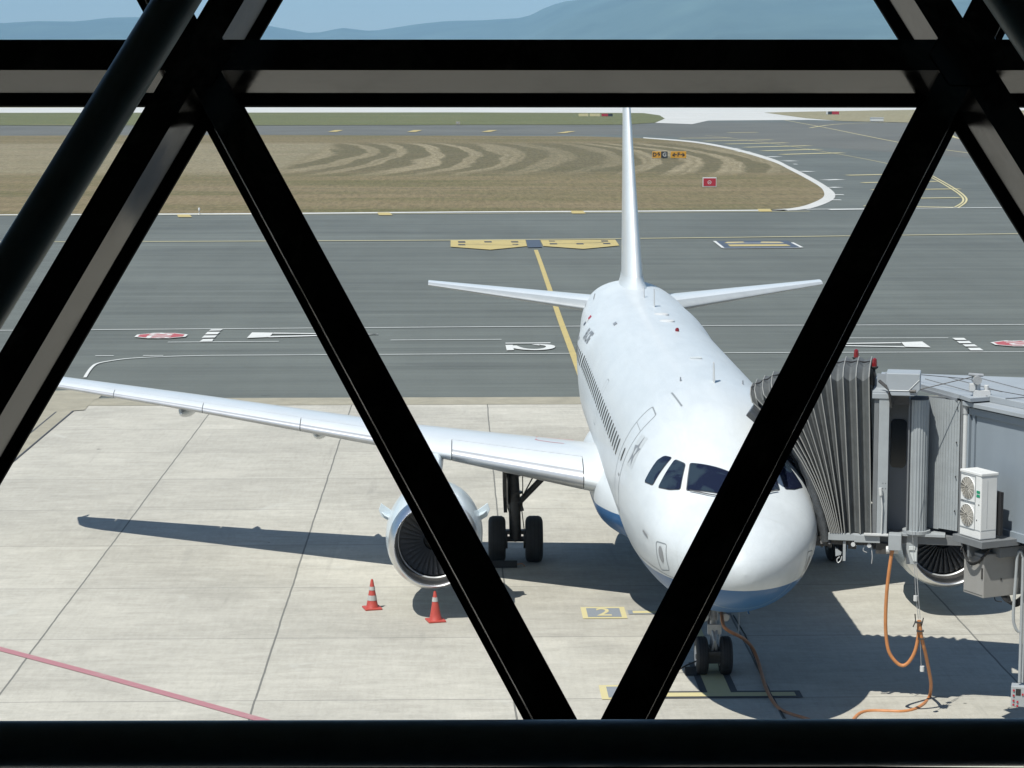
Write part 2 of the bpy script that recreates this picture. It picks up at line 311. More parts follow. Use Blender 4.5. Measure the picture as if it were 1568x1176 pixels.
def dup(root,d,label):
    d=Vector(d); r=root.copy(); COL.objects.link(r); r.location=root.location+d; r['label']=label
    for ch in list(root.children):
        c=ch.copy(); COL.objects.link(c); c.parent=r
        for g in list(ch.children):
            q=g.copy(); COL.objects.link(q); q.parent=c
    return r
X_,Y_,Z_=Vector((1,0,0)),Vector((0,1,0)),Vector((0,0,1))
def text2d(s,size=1.,bold=0,font=None):
    cu=bpy.data.curves.new('tmp','FONT'); cu.body=s; cu.size=size; cu.align_x='CENTER'; cu.align_y='CENTER'; cu.offset=bold; cu.resolution_u=3
    o=bpy.data.objects.new('tmp',cu); COL.objects.link(o); bpy.context.view_layer.update()
    me=bpy.data.meshes.new_from_object(o.evaluated_get(bpy.context.evaluated_depsgraph_get()))
    vs=[(v.co.x,v.co.y) for v in me.vertices]; fs=[tuple(p.vertices) for p in me.polygons]
    bpy.data.objects.remove(o); bpy.data.curves.remove(cu); bpy.data.meshes.remove(me); return vs,fs
def rounded(pts,r,n=4):
    out=[];N=len(pts)
    for i in range(N):
        p=Vector(pts[i]);a=Vector(pts[i-1])-p;b=Vector(pts[(i+1)%N])-p
        rr=min(r,a.length*.45,b.length*.45);A=p+a.normalized()*rr;B=p+b.normalized()*rr
        for k in range(n+1):
            t=k/n; out.append(A*(1-t)**2+p*2*t*(1-t)+B*t*t)
    return out

# ------------------------------------------------------------------ ground
def flat(name,pts,z,m,kind='structure',thick=0):
    b=MB(); P=[Vector((p[0],p[1],z)) for p in pts]; b.poly(P); o=b.build(name,m); return tag(o,kind=kind)
BIG=30000
flat('ground',[(-BIG,-300),(BIG,-300),(BIG,BIG),(-BIG,BIG)],0,M_GR3)
def gpoly(pp): return [G(*p) for p in pp]
def resamp(pts,n=8):
    # Catmull-Rom through ground points
    out=[];N=len(pts)
    for i in range(N-1):
        p0=pts[max(i-1,0)];p1=pts[i];p2=pts[i+1];p3=pts[min(i+2,N-1)]
        for k in range(n):
            t=k/n; out.append(.5*((2*p1)+(p2-p0)*t+(2*p0-5*p1+4*p2-p3)*t*t+(3*p1-p0-3*p2+p3)*t*t*t))
    out.append(pts[-1]); return out
# taxiway asphalt (whole manoeuvring area), apron concrete
yA=44.2
flat('taxiway',[(-700,yA),(900,yA),(900,700),(-700,700)],.02,M_ASP)
flat('apron',[(-60,-45),(120,-45),(120,yA),(-60,yA)],.03,M_CON)
# sandy concrete edge strip and the service lane corner at the left
flat('apron_edge_strip',[(G(131,624).x,yA-.2),(120,yA-.2),(120,yA+1.75),(G(134,621).x,yA+1.75)],.04,M_BEI)
flat('service_lane',[G(*p) for p in ((8,719),(111,632),(114,630.6),(127.5,630.4),(130.6,628.4),(137,621),(145,613.7),(150,612.4),(157,606),(166,597),(84,600),(60,617),(-60,700),(-200,800),(-200,900))],.045,M_BEI)
# island of dry mown grass
top=[G(985,212),G(900,209),G(700,208),G(400,207),G(0,208),G(-500,209)]
INN=[(985,212),(1060,218.5),(1120,229.5),(1180,247),(1210,261),(1240,277),(1257,288),(1262,296),(1261,302),(1254,307),(1240,313),(1225,317.5),(1205,320.5),(1180,322)]
OUT=[(985,210.6),(1060,216.3),(1120,226.3),(1180,242.5),(1210,256),(1240,271),(1262,283.5),(1275,293),(1279,299.5),(1276,306),(1265,312),(1250,317.5),(1235,321),(1210,323.2),(1180,324)]
rim=resamp([G(*p) for p in INN],6)
bot=[G(1000,323),G(700,325),G(400,327),G(0,329),G(-500,331)]
flat('grass_island',rim+bot+top[::-1][:-1],.05,M_GR1)
def strip(name,pts,w,z,m,kind='structure'):
    """painted line of width w along ground points"""
    b=MB(); rows=[]
    for i,p in enumerate(pts):
        d=(pts[min(i+1,len(pts)-1)]-pts[max(i-1,0)]); d.z=0; d.normalize(); nn=Vector((-d.y,d.x,0))
        ww=w[i] if isinstance(w,list) else w
        a=p+nn*ww/2;c=p-nn*ww/2; rows.append([Vector((a.x,a.y,z)),Vector((c.x,c.y,z))])
    b.grid(rows); return tag(b.build(name,m),kind=kind)
for a_,c_ in (((32,677),(86,632.5)),((8,719),(112,631)),((48,642),(62,631)),((112,631),(131,629.4))): strip('lane_groove',[G(*a_),G(*c_)],.06,.05,M_BLK)
# broad white shoulder line around the island, widening at its tip
b=MB(); ra=[];
def eq(T,n=90):
    P=resamp([G(*p) for p in T],8); L=[0]
    for a_,c_ in zip(P,P[1:]): L.append(L[-1]+(c_-a_).length)
    out=[];k=0
    for i in range(n+1):
        t=L[-1]*i/n
        while k<len(L)-2 and L[k+1]<t: k+=1
        f=(t-L[k])/max(1e-9,L[k+1]-L[k]); out.append(P[k].lerp(P[k+1],f))
    return out
b.grid([[Vector((p.x,p.y,.056)),Vector((q.x,q.y,.056))] for p,q in zip(eq(INN),eq(OUT))]); tag(b.build('shoulder_line',M_RWY),kind='structure')
strip('shoulder_line',[G(1205,322.5),G(1000,324),G(700,325.5),G(400,328),G(0,330),G(-500,332)],1.6,.056,M_WHT)
# far taxiway, grass and the pale runway beyond
flat('far_taxiway',gpoly([(-700,206.5),(985,206.5),(1600,250),(1900,190),(1400,188),(900,187),(-700,190)]),.03,M_ASP2)
flat('far_grass',gpoly([(-900,192.5),(400,192.5),(800,191.5),(953,191.5),(1003,188.5),(1018,182),(1010,177),(985,173.5),(700,172.5),(-900,174)]),.12,M_GR2)
flat('far_grass',gpoly([(1170,172.8),(1205,177.5),(1235,181.5),(1290,186),(1400,188.5),(1900,190),(1900,171.5),(1400,168.5),(1250,171)]),.12,M_GR3)
flat('runway',gpoly([(-900,174),(985,173.5),(1010,177),(1018,182),(1003,188.5),(1060,190.5),(1085,185),(1240,184),(1400,188.5),(1900,190),(1900,163),(-900,166)]),.08,M_RWY)
# markings on the far taxiway
for a in [(390,207,378,209),(507,201.5,520,200.5),(628,201.7,641,200.5),(742,201.7,756,200.6),(857,203.5,876,202.3)]:
    q=[G(a[0]-5,a[1]+1.2),G(a[0]+8,a[1]+1.2),G(a[2]+6,a[3]-.6),G(a[2]-7,a[3]-.6)]; flat('edge_dash',q,.13,M_YEL)
for q in [[(1000,207),(1045,203)]]: pass
def gl(name,pp,w,m,z=.06,sm=True):
    P=[G(*p) for p in pp]; return strip(name,resamp(P,5) if sm and len(P)>2 else P,w,z,m)
gl('centre_line',[(1195,183),(1260,195),(1380,219),(1500,237),(1700,262)],.4,M_YELC,.062)
gl('taxi_line',[(1240,196),(1290,190),(1400,186.5)],.8,M_YELC,.064)
gl('centre_line',[(1080,207.5),(1160,217),(1270,234),(1370,253.5),(1420,270),(1452,287),(1472,301),(1474,310),(1462,318)],.2,M_YELC,.062)
gl('centre_line',[(1428,270),(1458,287),(1477,301),(1479,310),(1467,319)],.2,M_YELC,.063)
gl('taxi_line',[(1462,202),(1450,206),(1462,211),(1500,219)],.6,M_YELC,.064); gl('taxi_line',[(1466,200),(1456,206),(1466,212)],.6,M_YELC,.065)
for a in [(1115,203.5,1160,203),(1040,212,1120,211.5),(1078,216.5,1182,214.5),(1112,221,1205,219),(1140,226,1240,223.5),(1168,231.5,1255,229),(1196,237,1290,234.5),(1297,269,1400,267),(1320,280.5,1435,278.5),(1335,291.5,1470,290),(1350,305,1470,303.5),(1322,316,1460,318.5)]:
    gl('hatch_line',[(a[0],a[1]),(a[2],a[3])],min(2.2,(G(a[0],a[1]).y+40)**2/52000),M_YELC,.066)
for a in [(1116,228,1130,227.5),(1133,233,1143,232.5),(1177,241,1190,240.3),(1200,247.3,1217,246.8),(1215,252,1221,252),(1228,263.5,1241,263),(1262,276.5,1288,275.6),(1270,288,1285,287.4),(1275,299,1292,299),(1270,307,1288,307),(1270,322,1340,321),(1480,206,1500,205.5)]:
    gl('short_dash',[(a[0],a[1]),(a[2],a[3])],min(2.2,(G(a[0],a[1]).y+40)**2/45000),M_WHT,.068)
# near taxiway
gl('edge_line',[(1235,321.5),(1568,318.5),(2200,314)],.7,M_WHT,.07)
gl('edge_line',[(-500,333),(0,330.8),(700,328),(1240,324.5)],.35,M_YELC,.071)
for a in [(273,331),(580,328),(876,325.5),(1162,322.5)]:
    flat('edge_dash',gpoly([(a[0],a[1]+2.6),(a[0]+21,a[1]+2.6),(a[0]+17,a[1]-1.6),(a[0]-2,a[1]-1.6)][::1]),.074,M_YEL)
gl('centre_line',[(-500,373),(690,369),(1568,359),(2200,352)],.42,M_YELC,.072)
gl('edge_line',[(-400,509),(0,507.5),(900,501),(1568,498.5),(2000,496)],.17,M_WHT,.06)
gl('road_line',[(130,580),(134,573),(140,565),(148,559),(165,555),(200,550.5),(260,547.5),(320,546)],.13,M_WHT,.06)
gl('road_line',[(320,546),(520,545),(880,543),(1568,540.5),(2000,540)],.13,M_WHT,.061)
gl('road_line',[(146,546.6),(174,546.6)],.13,M_WHT,.062); gl('road_line',[(219,546.4),(250,546.2)],.13,M_WHT,.063)
gl('road_line',[(257,525.8),(427,524.6)],.13,M_WHT,.064); gl('road_line',[(598,522.6),(768,521.6)],.13,M_WHT,.065); gl('road_line',[(1280,519.5),(1452,519.3)],.13,M_WHT,.066)
# arrows
def arrow(a,b):
    flat('road_arrow',gpoly(a),.067,M_WHT); 
    flat('road_arrow',gpoly(b[0]),.067,M_WHT); flat('road_arrow',gpoly(b[1]),.067,M_WHT)
arrow([(378,519.6),(412,518.2),(419,511.4),(386,511)],([(417,512.9),(579,514.2),(579,513.4),(418.5,511.4)],[(411,518.6),(579,514),(579,513.2),(414,516.6)]))
arrow([(1386,533.2),(1425,534),(1412,525),(1380,526)],([(1222,530.6),(1386,533.8),(1384,532.4),(1222,529.6)],[(1222,529.4),(1380,527.6),(1379,526.2),(1222,528.4)]))
# the arrow shafts are tapering pairs; the give-way blocks
for q in [[(320,508.6),(338,508.2),(341,506.3),(323,506.5)],[(314,514.2),(333,514),(337,510.2),(318,510.4)],[(309,519.4),(329,519),(332,515.6),(313,516)],[(306,525),(325,524.6),(327,521.2),(311,521.4)],
          [(1463,522.8),(1480,522.8),(1476,519.6),(1458,519.6)],[(1469,527.8),(1488,527.8),(1484,524.4),(1465,524.4)],[(1478,532.8),(1497,532.8),(1492,529.6),(1474,529.6)],[(1486,538.8),(1506,538.8),(1500,535),(1482,535)]]:
    flat('crossing_block',gpoly(q),.072,M_WHT)
# painted stop octagons with their lettering
def ground_text(name,s,O,ux,uy,m,z,bold=0):
    """O centre, ux/uy vectors = one text unit"""
    vs,fs=text2d(s,1.,bold); b=MB(); b.add([Vector((O.x,O.y,z))+ux*x+uy*y for x,y in vs],fs); return tag(b.build(name,m),kind='structure')
def stopmark(c,sx,flip):
    for s_,m,z in ((1,M_WHT,.073),(.88,M_RED,.078)):
        pts=[]
        for k in range(8):
            a=R(22.5+45*k); pts.append((c.x+math.cos(a)*1.16*sx*s_+0*math.sin(a),c.y+math.sin(a)*1.22*s_))
        flat('stop_marking',pts,z,m)
    ground_text('stop_lettering','STOP',c,Vector((.0,.95,0))*flip,Vector((-1.5,0,0))*flip,M_WHT,.082,.03)
stopmark(G(247,516.2),1.12,1); stopmark(G(1560,528.3),1.12,-1)
# digit 2 lying on its side on the road
flat('road_digit',gpoly([(776,538.6),(787,538.2),(785,530.2),(774,530.4)]),.067,M_WHT)
gl('road_digit',[(784,531.4),(792,534.6),(803,536.6),(817,537.4),(830,536.9),(840,535.2),(843,532.6),(838,530.6),(826,529.9),(820,530.6)],.42,M_WHT,.0675)
gl('road_digit',[(774,527.6),(843,527.2)],.3,M_WHT,.0685)
# yellow taxi direction blocks with dark dashes, blue square between
flat('direction_panel',gpoly([(690,379.5),(807,378.6),(804.5,369),(690,369.6)]),.08,M_YEL); flat('direction_panel',gpoly([(690,379.4),(751,384),(807,378.5)]),.081,M_YEL)
flat('direction_panel',gpoly([(832,378.4),(948.5,377.6),(942,368.4),(827.5,369.2)]),.08,M_YEL); flat('direction_panel',gpoly([(832,378.3),(893,382.8),(948.5,377.5)]),.081,M_YEL)
flat('location_panel',gpoly([(808,380.6),(830,380.2),(826,368.2),(806,368.4)]),.079,M_BLU)
for q in [(702,371,713,373.5),(702,375.4,713,377.4),(742,371,753.5,373),(783,371,794,373),(785,375.4,794.5,376.4),(841,370.2,850,371.6),(842,374,853.5,376),(883,374,894,376),(921,369.8,931.5,371.8),(924,373.6,935,375.6)]:
    flat('panel_dash',gpoly([(q[0],q[3]),(q[2],q[3]),(q[2]-.8,q[1]),(q[0]-.8,q[1])]),.086,M_BLK)
for p in ([(713,375.6),(785,377.2),(790,375.6)],[(853,375),(924,373),(880,372)]): gl('panel_dash',p,.12,M_BLK,.087)
# narrower location panel at the right
flat('location_panel',gpoly([(1106,381.5),(1226,380.6),(1206,370),(1093,370.6)]),.079,M_BLU)
for p in ([(1094,370.6),(1107,381)],[(1213,373),(1228,380.5)],[(1107,381.8),(1226,381)]): gl('panel_border',p,.22,M_WHT,.084)
flat('panel_bar',gpoly([(1118,378.8),(1211,378.3),(1204,375.8),(1114,376)]),.085,M_YEL)
flat('panel_bar',gpoly([(1109,374),(1140,373),(1138,371.6),(1113,372)]),.086,M_YEL); flat('panel_bar',gpoly([(1164,373.4),(1200,373.4),(1194,371.8),(1166,371.6)]),.086,M_YEL); gl('panel_bar',[(1113,373.9),(1200,373.8)],.3,M_WHT,.088)
# stand lead-in line and stand markings
gl('lead_in_line',[(820.5,384),(826,399),(835,425),(846,457),(858,492),(871,527),(884,562),(905,620)],.28,M_YEL,.068)
def rect(name,x0,x1,y0,y1,z,m): return flat(name,[(x0,y0),(x1,y0),(x1,y1),(x0,y1)],z,m)
c1=G(890,949);c2=G(958,934.5)
x0,x1,ya,yb=-2.44,-1.44,9.83,10.95
rect('stand_number_panel',x0,x1,ya,yb,.042,M_YELC); rect('stand_number_panel',x0+.12,x1-.12,ya+.13,yb-.13,.046,M_BLKC)
ground_text('stand_number','2',Vector(((x0+x1)/2,(ya+yb)/2,0)),Vector((.72,0,0)),Vector((0,1.05,0)),M_YELC,.05,.012)
rect('stand_bar',-1.39,.95,10.22,10.62,.042,M_BLKC); rect('stand_bar',-1.28,.82,10.3,10.54,.046,M_YELC)
rect('stand_number_panel',-2.44,-1.45,3.1,4.15,.042,M_YELC); rect('stand_number_panel',-2.30,-1.57,3.22,4.02,.046,M_BLKC)
rect('stop_bar',-1.4,1.5,3.14,3.66,.042,M_BLK); rect('stop_bar',-1.3,1.38,3.26,3.54,.046,M_YELC)
rect('stand_line',-.47,.27,3.66,5.9,.0425,M_BLK); rect('stand_line',-.33,.13,3.54,6.2,.0465,M_YELC)
rect('stand_line',-.12,.1,6.2,44,.0425,M_YELC)
# red clearance line
strip('clearance_line',[G(-300,925),G(-3,995.5),G(150,1036),G(384,1101),G(600,1161)],.23,.042,M_PNK)
# stencilled slab numbers, crack patches
for (px,py,t) in ((695*.51,1000+68,'1482'),(1448*.51,1065,'1456')):
    pass
# ------------------------------------------------------------------ hills
M_HILL=mat('hill_forest',(.07,.10,.08),.95,noise=.35,nscale=.002,spec=.1)
SKY=[(-3000,40),(-1500,30),(-400,42),(0,38),(60,34),(120,34),(170,28),(215,27),(300,32),(400,38),(480,52),(525,43),(570,48),(640,37),(680,33),(740,31),(805,27),(835,12),(860,3),(900,-2),(1000,-10),(1100,-16),(1200,-14),(1300,-18),(1400,-22),(1568,-28),(2200,-35),(4500,-10)]
def lin(T,x):
    if x<=T[0][0]: return T[0][1]
    for (a,b),(c_,d) in zip(T,T[1:]):
        if x<=c_: return b+(d-b)*(x-a)/(c_-a)
    return T[-1][1]
from mathutils import noise as mn
b=MB(); rows=[]
for j in range(26):
    f=j/25; row=[]
    for i in range(420):
        px=-3000+7500*i/419
        dist0=15500-4500*max(0,min(1,(px-700)/400))
        dd=ray(px,124); dh=Vector((dd.x,dd.y,0)); ang=dh.length
        D=dist0*(.62+.55*f)
        H=CAMP.z+(124-lin(SKY,px))/FPX*dist0*.995*(1.0)
        prof=math.sin(min(1,f/.7)*math.pi/2)**1.5 if f<.7 else 1-(f-.7)*1.2
        p=CAMP+dh.normalized()*D
        nz=mn.fractal(Vector((p.x/1500,p.y/1500,0)),1.,2.1,5)*H*.16*math.sin(min(1,f/.7)*math.pi)
        rows_z=max(0,H*prof*(D/dist0 if f<.7 else 1)*1/(1.005) + nz)
        row.append(Vector((p.x,p.y,rows_z-2 if j else -5)))
    rows.append(row)
b.grid(rows); tag(b.build('hills',M_HILL,smooth=True,sharp=180),kind='structure')

# ------------------------------------------------------------------ airfield signs
def sign(name,label,panels,x0,y,zb,h,depth=.25):
    """panels: list of (width, face material, text, text material)"""
    tot=sum(p[0] for p in panels); t=thing(name,label,'airfield sign',(x0+tot/2,y,0)); x=x0
    for wdt,m,txt,tm in panels:
        if m is None: x+=wdt; continue
        b=MB(); b.box(x,x+wdt-.03,y,y+depth,zb,zb+h); b.build('sign_panel',m,t,bevel=.03)
        if txt:
            vs,fs=text2d(txt,h*.82,.03); b=MB(); b.add([Vector((x+wdt/2+u,y-.02,zb+h/2+v)) for u,v in vs],fs); b.build('lettering',tm,t)
        x+=wdt
    k=int(tot/2.2)+1
    for i in range(k+1): b=MB(); b.tube([(x0+.1+(tot-.25)*i/k,y+depth/2,.0),(x0+.1+(tot-.25)*i/k,y+depth/2,zb)],.04,8); b.build('sign_foot',M_DKM,t)
    return t
P=G(999,243.5); sc=(P.y+40)/FPX
sign('guidance_sign','long low sign with black letter panel between yellow arrow panels on dry grass',[(13.5*sc,M_YSG,'D↑',M_KSG),(10*sc,M_KSG,'G',M_CWHT),(4.5*sc,None,None,None),(24*sc,M_YSG,'←F→',M_KSG)],P.x,P.y,.15,10*sc)
P=G(1076,287.5); sc=(P.y+40)/FPX
t=thing('no_entry_sign','square red sign with white ring standing on dry grass','airfield sign',(P.x+10*sc,P.y,0))
b=MB(); b.box(P.x,P.x+21*sc,P.y,P.y+.25,.1,.1+14.5*sc); b.build('sign_panel',M_WHITE,t,bevel=.02)
b=MB(); b.box(P.x+.08,P.x+20*sc,P.y-.02,P.y,.2,.1+13*sc); b.build('sign_face',M_RSG,t)
b=MB(); cc=Vector((P.x+10.3*sc,P.y-.03,.1+7*sc)); b.revolve([(0,2.9*sc),(0,2.2*sc)],cc,Y_,28); b.box(cc.x-1.4*sc,cc.x+1.4*sc,cc.y-.005,cc.y,cc.z-.4*sc,cc.z+.4*sc); b.build('no_entry_symbol',M_WHITE,t)
for xx in (P.x+.15,P.x+19*sc): b=MB(); b.tube([(xx,P.y+.12,0),(xx,P.y+.12,.12)],.05); b.build('sign_foot',M_DKM,t)
P=G(886,179.5); sc=(P.y+40)/FPX
sign('guidance_sign','distant row of yellow, red and black sign panels on the green grass',[(15*sc,M_YELC,None,None),(2*sc,None,None,None),(16*sc,M_YELC,None,None),(2*sc,None,None,None),(10*sc,M_RSG,None,None),(7*sc,M_KSG,None,None)],P.x,P.y,.3,4*sc)
P=G(1265,176.5); sc=(P.y+40)/FPX
sign('guidance_sign','distant small sign with white, black and red panels on dry grass by the runway',[(3*sc,M_WHITE,None,None),(6*sc,M_KSG,None,None),(11*sc,M_RSG,None,None)],P.x,P.y,.3,4.5*sc)
P=G(1334,187); sc=(P.y+40)/FPX
t=thing('equipment_cabinet','low wide white equipment cabinet on dry grass beside the far taxiway','cabinet',(P.x,P.y,0))
b=MB(); b.box(P.x,P.x+19*sc,P.y,P.y+2.2,.2,6.6*sc); b.build('cabinet_body',M_WHITE,t,bevel=.05)
b=MB(); b.box(P.x-.1,P.x+19*sc+.1,P.y-.1,P.y+2.3,6.6*sc,6.6*sc+.12); b.build('roof',M_WHITE,t)
b=MB(); b.box(P.x+.2,P.x+19*sc-.2,P.y+.2,P.y+2,0,.2); b.build('plinth',M_BGRD,t)
P=G(698,192); sc=(P.y+40)/FPX
t=thing('marker_box','small square pale marker box on green grass near the far taxiway','marker',(P.x,P.y,0))
b=MB(); b.box(P.x,P.x+6.5*sc,P.y,P.y+.8,.2,6*sc); b.build('box_body',M_BEI,t,bevel=.04)
b=MB(); b.box(P.x+1*sc,P.x+4*sc,P.y-.03,P.y,.6,4.6*sc); b.build('door',M_BGRL,t)
b=MB(); b.box(P.x+.2,P.x+6*sc,P.y+.1,P.y+.7,0,.2); b.build('plinth',M_BGRD,t)
P=G(305,329)
t=thing('edge_light','tiny white and dark edge light on the kerb of the dry grass','light',(P.x,P.y,0))
b=MB(); b.revolve([(0,0),(0,.16),(.06,.12),(.08,.04),(.35,.04)],(P.x,P.y,.05),Z_,12); b.build('stem',M_GRM,t,smooth=True)
b=MB(); b.revolve([(0,.09),(.16,.09),(.24,.05),(.26,0)],(P.x,P.y,.4),Z_,12); b.build('lamp',M_WHITE,t,smooth=True)

# ------------------------------------------------------------------ the airliner (nose at Y=0, tail towards +Y, ground z=0)
TOPZ=[(0,-.62),(.03,-.47),(.1,-.34),(.25,-.17),(.5,.01),(.9,.22),(1.3,.37),(1.7,.50),(2.0,.72),(2.3,.98),(2.65,1.25),(3.0,1.46),(3.5,1.67),(4.2,1.86),(5,1.97),(6,2.05),(7,2.07),(21.5,2.07),(25,2.085),(28,2.11),(30,2.08),(31.5,1.92),(33.0,1.48),(33.84,1.28)]
BOTZ=[(0,-.62),(.03,-.78),(.1,-.92),(.25,-1.09),(.5,-1.27),(.9,-1.46),(1.3,-1.6),(1.7,-1.71),(2.0,-1.78),(2.3,-1.84),(2.65,-1.89),(3.0,-1.94),(3.5,-1.99),(4.2,-2.04),(5,-2.07),(6,-2.07),(7,-2.07),(20.5,-2.07),(23,-1.78),(25,-1.33),(28,-.5),(31,.3),(33.0,.72),(33.84,.85)]
HW=[(0,0.0),(.03,.18),(.1,.34),(.25,.56),(.5,.82),(.9,1.1),(1.3,1.31),(1.7,1.47),(2.0,1.56),(2.3,1.64),(2.65,1.71),(3.0,1.77),(3.5,1.84),(4.2,1.91),(5,1.96),(6,1.975),(7,1.975),(21,1.975),(24,1.9),(26,1.72),(28,1.58),(30,1.35),(31.5,1.02),(33.0,.58),(33.84,.22)]
CZ0=3.80
def lerp(T,x):
    if x<=T[0][0]: return T[0][1]
    for i in range(len(T)-1):
        x0,y0=T[i];x1,y1=T[i+1]
        if x<=x1:
            # catmull-ish monotone cubic
            def sl(j):
                if j<=0 or j>=len(T)-1: 
                    k=min(max(j,0),len(T)-2); return (T[k+1][1]-T[k][1])/(T[k+1][0]-T[k][0])
                a=(T[j][1]-T[j-1][1])/(T[j][0]-T[j-1][0]);b=(T[j+1][1]-T[j][1])/(T[j+1][0]-T[j][0])
                return 0 if a*b<=0 else 2*a*b/(a+b)
            h=x1-x0;t=(x-x0)/h;m0=sl(i)*h;m1=sl(i+1)*h
            return (2*t**3-3*t*t+1)*y0+(t**3-2*t*t+t)*m0+(-2*t**3+3*t*t)*y1+(t**3-t*t)*m1
    return T[-1][1]
def zmid(x):
    # height of maximum width relative to centreline
    if x<6: return -.62*(1-x/6)**1.6
    if x>21: 
        t=min(1,(x-21)/12.8); return 1.6*t**.75
    return 0
def FS(x,a,off=0):

    top=lerp(TOPZ,x);bot=lerp(BOTZ,x);w=lerp(HW,x);zm=zmid(x)
    zm=min(max(zm,bot+.05),top-.05) if top-bot>.1 else (top+bot)/2
    c,s=math.cos(a),math.sin(a)
    z=zm+(top-zm if c>0 else zm-bot)*c
    return (w*s,x,z+CZ0)
A=thing('airliner','white twin engined airliner with blue belly parked at the boarding bridge','airliner',(0,5.07,0))
A.location=(-.0496,5.07,0); A.rotation_euler=(0,0,-.0045)
b=MB(); xs=[0.004,.012,.03,.05,.08,.12]+[.17+.06*i for i in range(60)]; xs+=[xs[-1]+.25*i for i in range(1,121)]; xs=[x for x in xs if x<33.84]+[33.84]
NA=112
b.grid([[FS(x,2*math.pi*k/NA) for k in range(NA)] for x in xs],True)
b.add([(0,0,CZ0-.62)]+[FS(xs[0],2*math.pi*k/NA) for k in range(NA)],[(0,k+1,(k+1)%NA+1) for k in range(NA)])
b.add([FS(33.84,2*math.pi*k/NA) for k in range(NA)],[tuple(range(NA))])
b.build('fuselage',M_PT,A,smooth=True,sharp=60)
# belly fairing
b=MB(); rows=[]
def fair(x):
    T=[(8.0,0),(8.6,.28),(9.6,.7),(11,.97),(12.5,1),(16.5,1),(18,.85),(19.2,.55),(20.3,.18),(20.8,0)]; return lerp(T,x)
for i in range(64):
    x=8.05+12.7*i/63; f=fair(x); row=[]
    hw=1.2+.93*f; zc=2.55; up=.25+.9*f; dn=.62+.42*f
    for k in range(48):
        a=2*math.pi*k/48; c_,s_=math.cos(a),math.sin(a)
        row.append((hw*math.copysign(abs(s_)**(.8 if c_>0 else 1.0),s_),x,zc+(up if c_>0 else dn)*math.copysign(abs(c_)**.85,c_)))
    rows.append(row)
b.grid(rows,True); b.build('belly_fairing',M_PT,A,smooth=True,sharp=70)
# skin-hugging patches and lines
def surf_patch(pts,off,m,name,parent,cuts=2):
    bm=bmesh.new(); f=bm.faces.new([bm.verts.new((p[0],p[1],0)) for p in pts]); bmesh.ops.triangulate(bm,faces=[f])
    for _ in range(cuts): bmesh.ops.subdivide_edges(bm,edges=bm.edges[:],cuts=1,use_grid_fill=True)
    bb=MB(); bm.verts.index_update()
    def nrm(x,a):
        p=Vector(FS(x,a)); dx=Vector(FS(x+.01,a))-p; da=Vector(FS(x,a+.01))-p; n=dx.cross(da).normalized(); o=p-Vector((0,x,CZ0)); return p,(n if n.dot(Vector((p.x,0,p.z-CZ0-zmid(x))))>0 else -n)
    vs=[]
    for v in bm.verts:
        p,n=nrm(v.co.x,v.co.y); vs.append(p+n*off)
    bb.add(vs,[tuple(v.index for v in f.verts) for f in bm.faces]); bm.free()
    return bb.build(name,m,parent,smooth=True,sharp=80)
def surf_patch3(pts,off,m,name,parent,cuts=3,grow=1.,rad=.045):
    """patch whose edges are straight in space between corners given as (x, angle)"""
    P=[Vector(FS(*p)) for p in pts]; c_=sum(P,Vector())/len(P); P=rounded([c_+(p-c_)*grow for p in P],rad,4)
    bm=bmesh.new(); f=bm.faces.new([bm.verts.new(p) for p in P]); bmesh.ops.triangulate(bm,faces=[f])
    for _ in range(cuts): bmesh.ops.subdivide_edges(bm,edges=bm.edges[:],cuts=1,use_grid_fill=True)
    bm.verts.index_update(); vs=[]
    for v in bm.verts:
        x=v.co.y; top=lerp(TOPZ,x);bot=lerp(BOTZ,x);w_=lerp(HW,x);zm=zmid(x); zz=v.co.z-CZ0-zm
        a=math.atan2(v.co.x/w_,zz/((top-zm) if zz>0 else (zm-bot))); p=Vector(FS(x,a)); dx=Vector(FS(x+.01,a))-p; da=Vector(FS(x,a+.01))-p; n_=dx.cross(da).normalized()
        if n_.dot(Vector((p.x,-.3,zz)))<0: n_=-n_
        vs.append(p+n_*off)
    bb=MB(); bb.add(vs,[tuple(v.index for v in f.verts) for f in bm.faces]); bm.free(); return bb.build(name,m,parent,smooth=True,sharp=80)
def surf_line(pts,wd,off,m,name,parent,closed=False,n=8):
    P=[]; 
    pp=list(pts)+([pts[0]] if closed else [])
    for q0,q1 in zip(pp,pp[1:]):
        for k in range(n): t=k/n; P.append((q0[0]+(q1[0]-q0[0])*t,q0[1]+(q1[1]-q0[1])*t))
    P.append(pp[-1]); C3=[]
    for x,a in P:
        p=Vector(FS(x,a)); dx=Vector(FS(x+.01,a))-p; da=Vector(FS(x,a+.01))-p; nn=dx.cross(da).normalized()
        if nn.dot(Vector((p.x,0,p.z-CZ0)))<0: nn=-nn
        C3.append((p+nn*off,nn))
    rows=[]
    for i,(p,nn) in enumerate(C3):
        d=(C3[min(i+1,len(C3)-1)][0]-C3[max(i-1,0)][0]).normalized(); s_=d.cross(nn).normalized()*wd/2; rows.append([p+s_,p-s_])
    bb=MB(); bb.grid(rows); return bb.build(name,m,parent,smooth=True)
def AZ(x,z,side=-1):
    """angle on the skin at height z"""
    lo,hi=0,math.pi
    for _ in range(40):
        mid=(lo+hi)/2
        if FS(x,mid)[2]>z: lo=mid
        else: hi=mid
    return side*lo
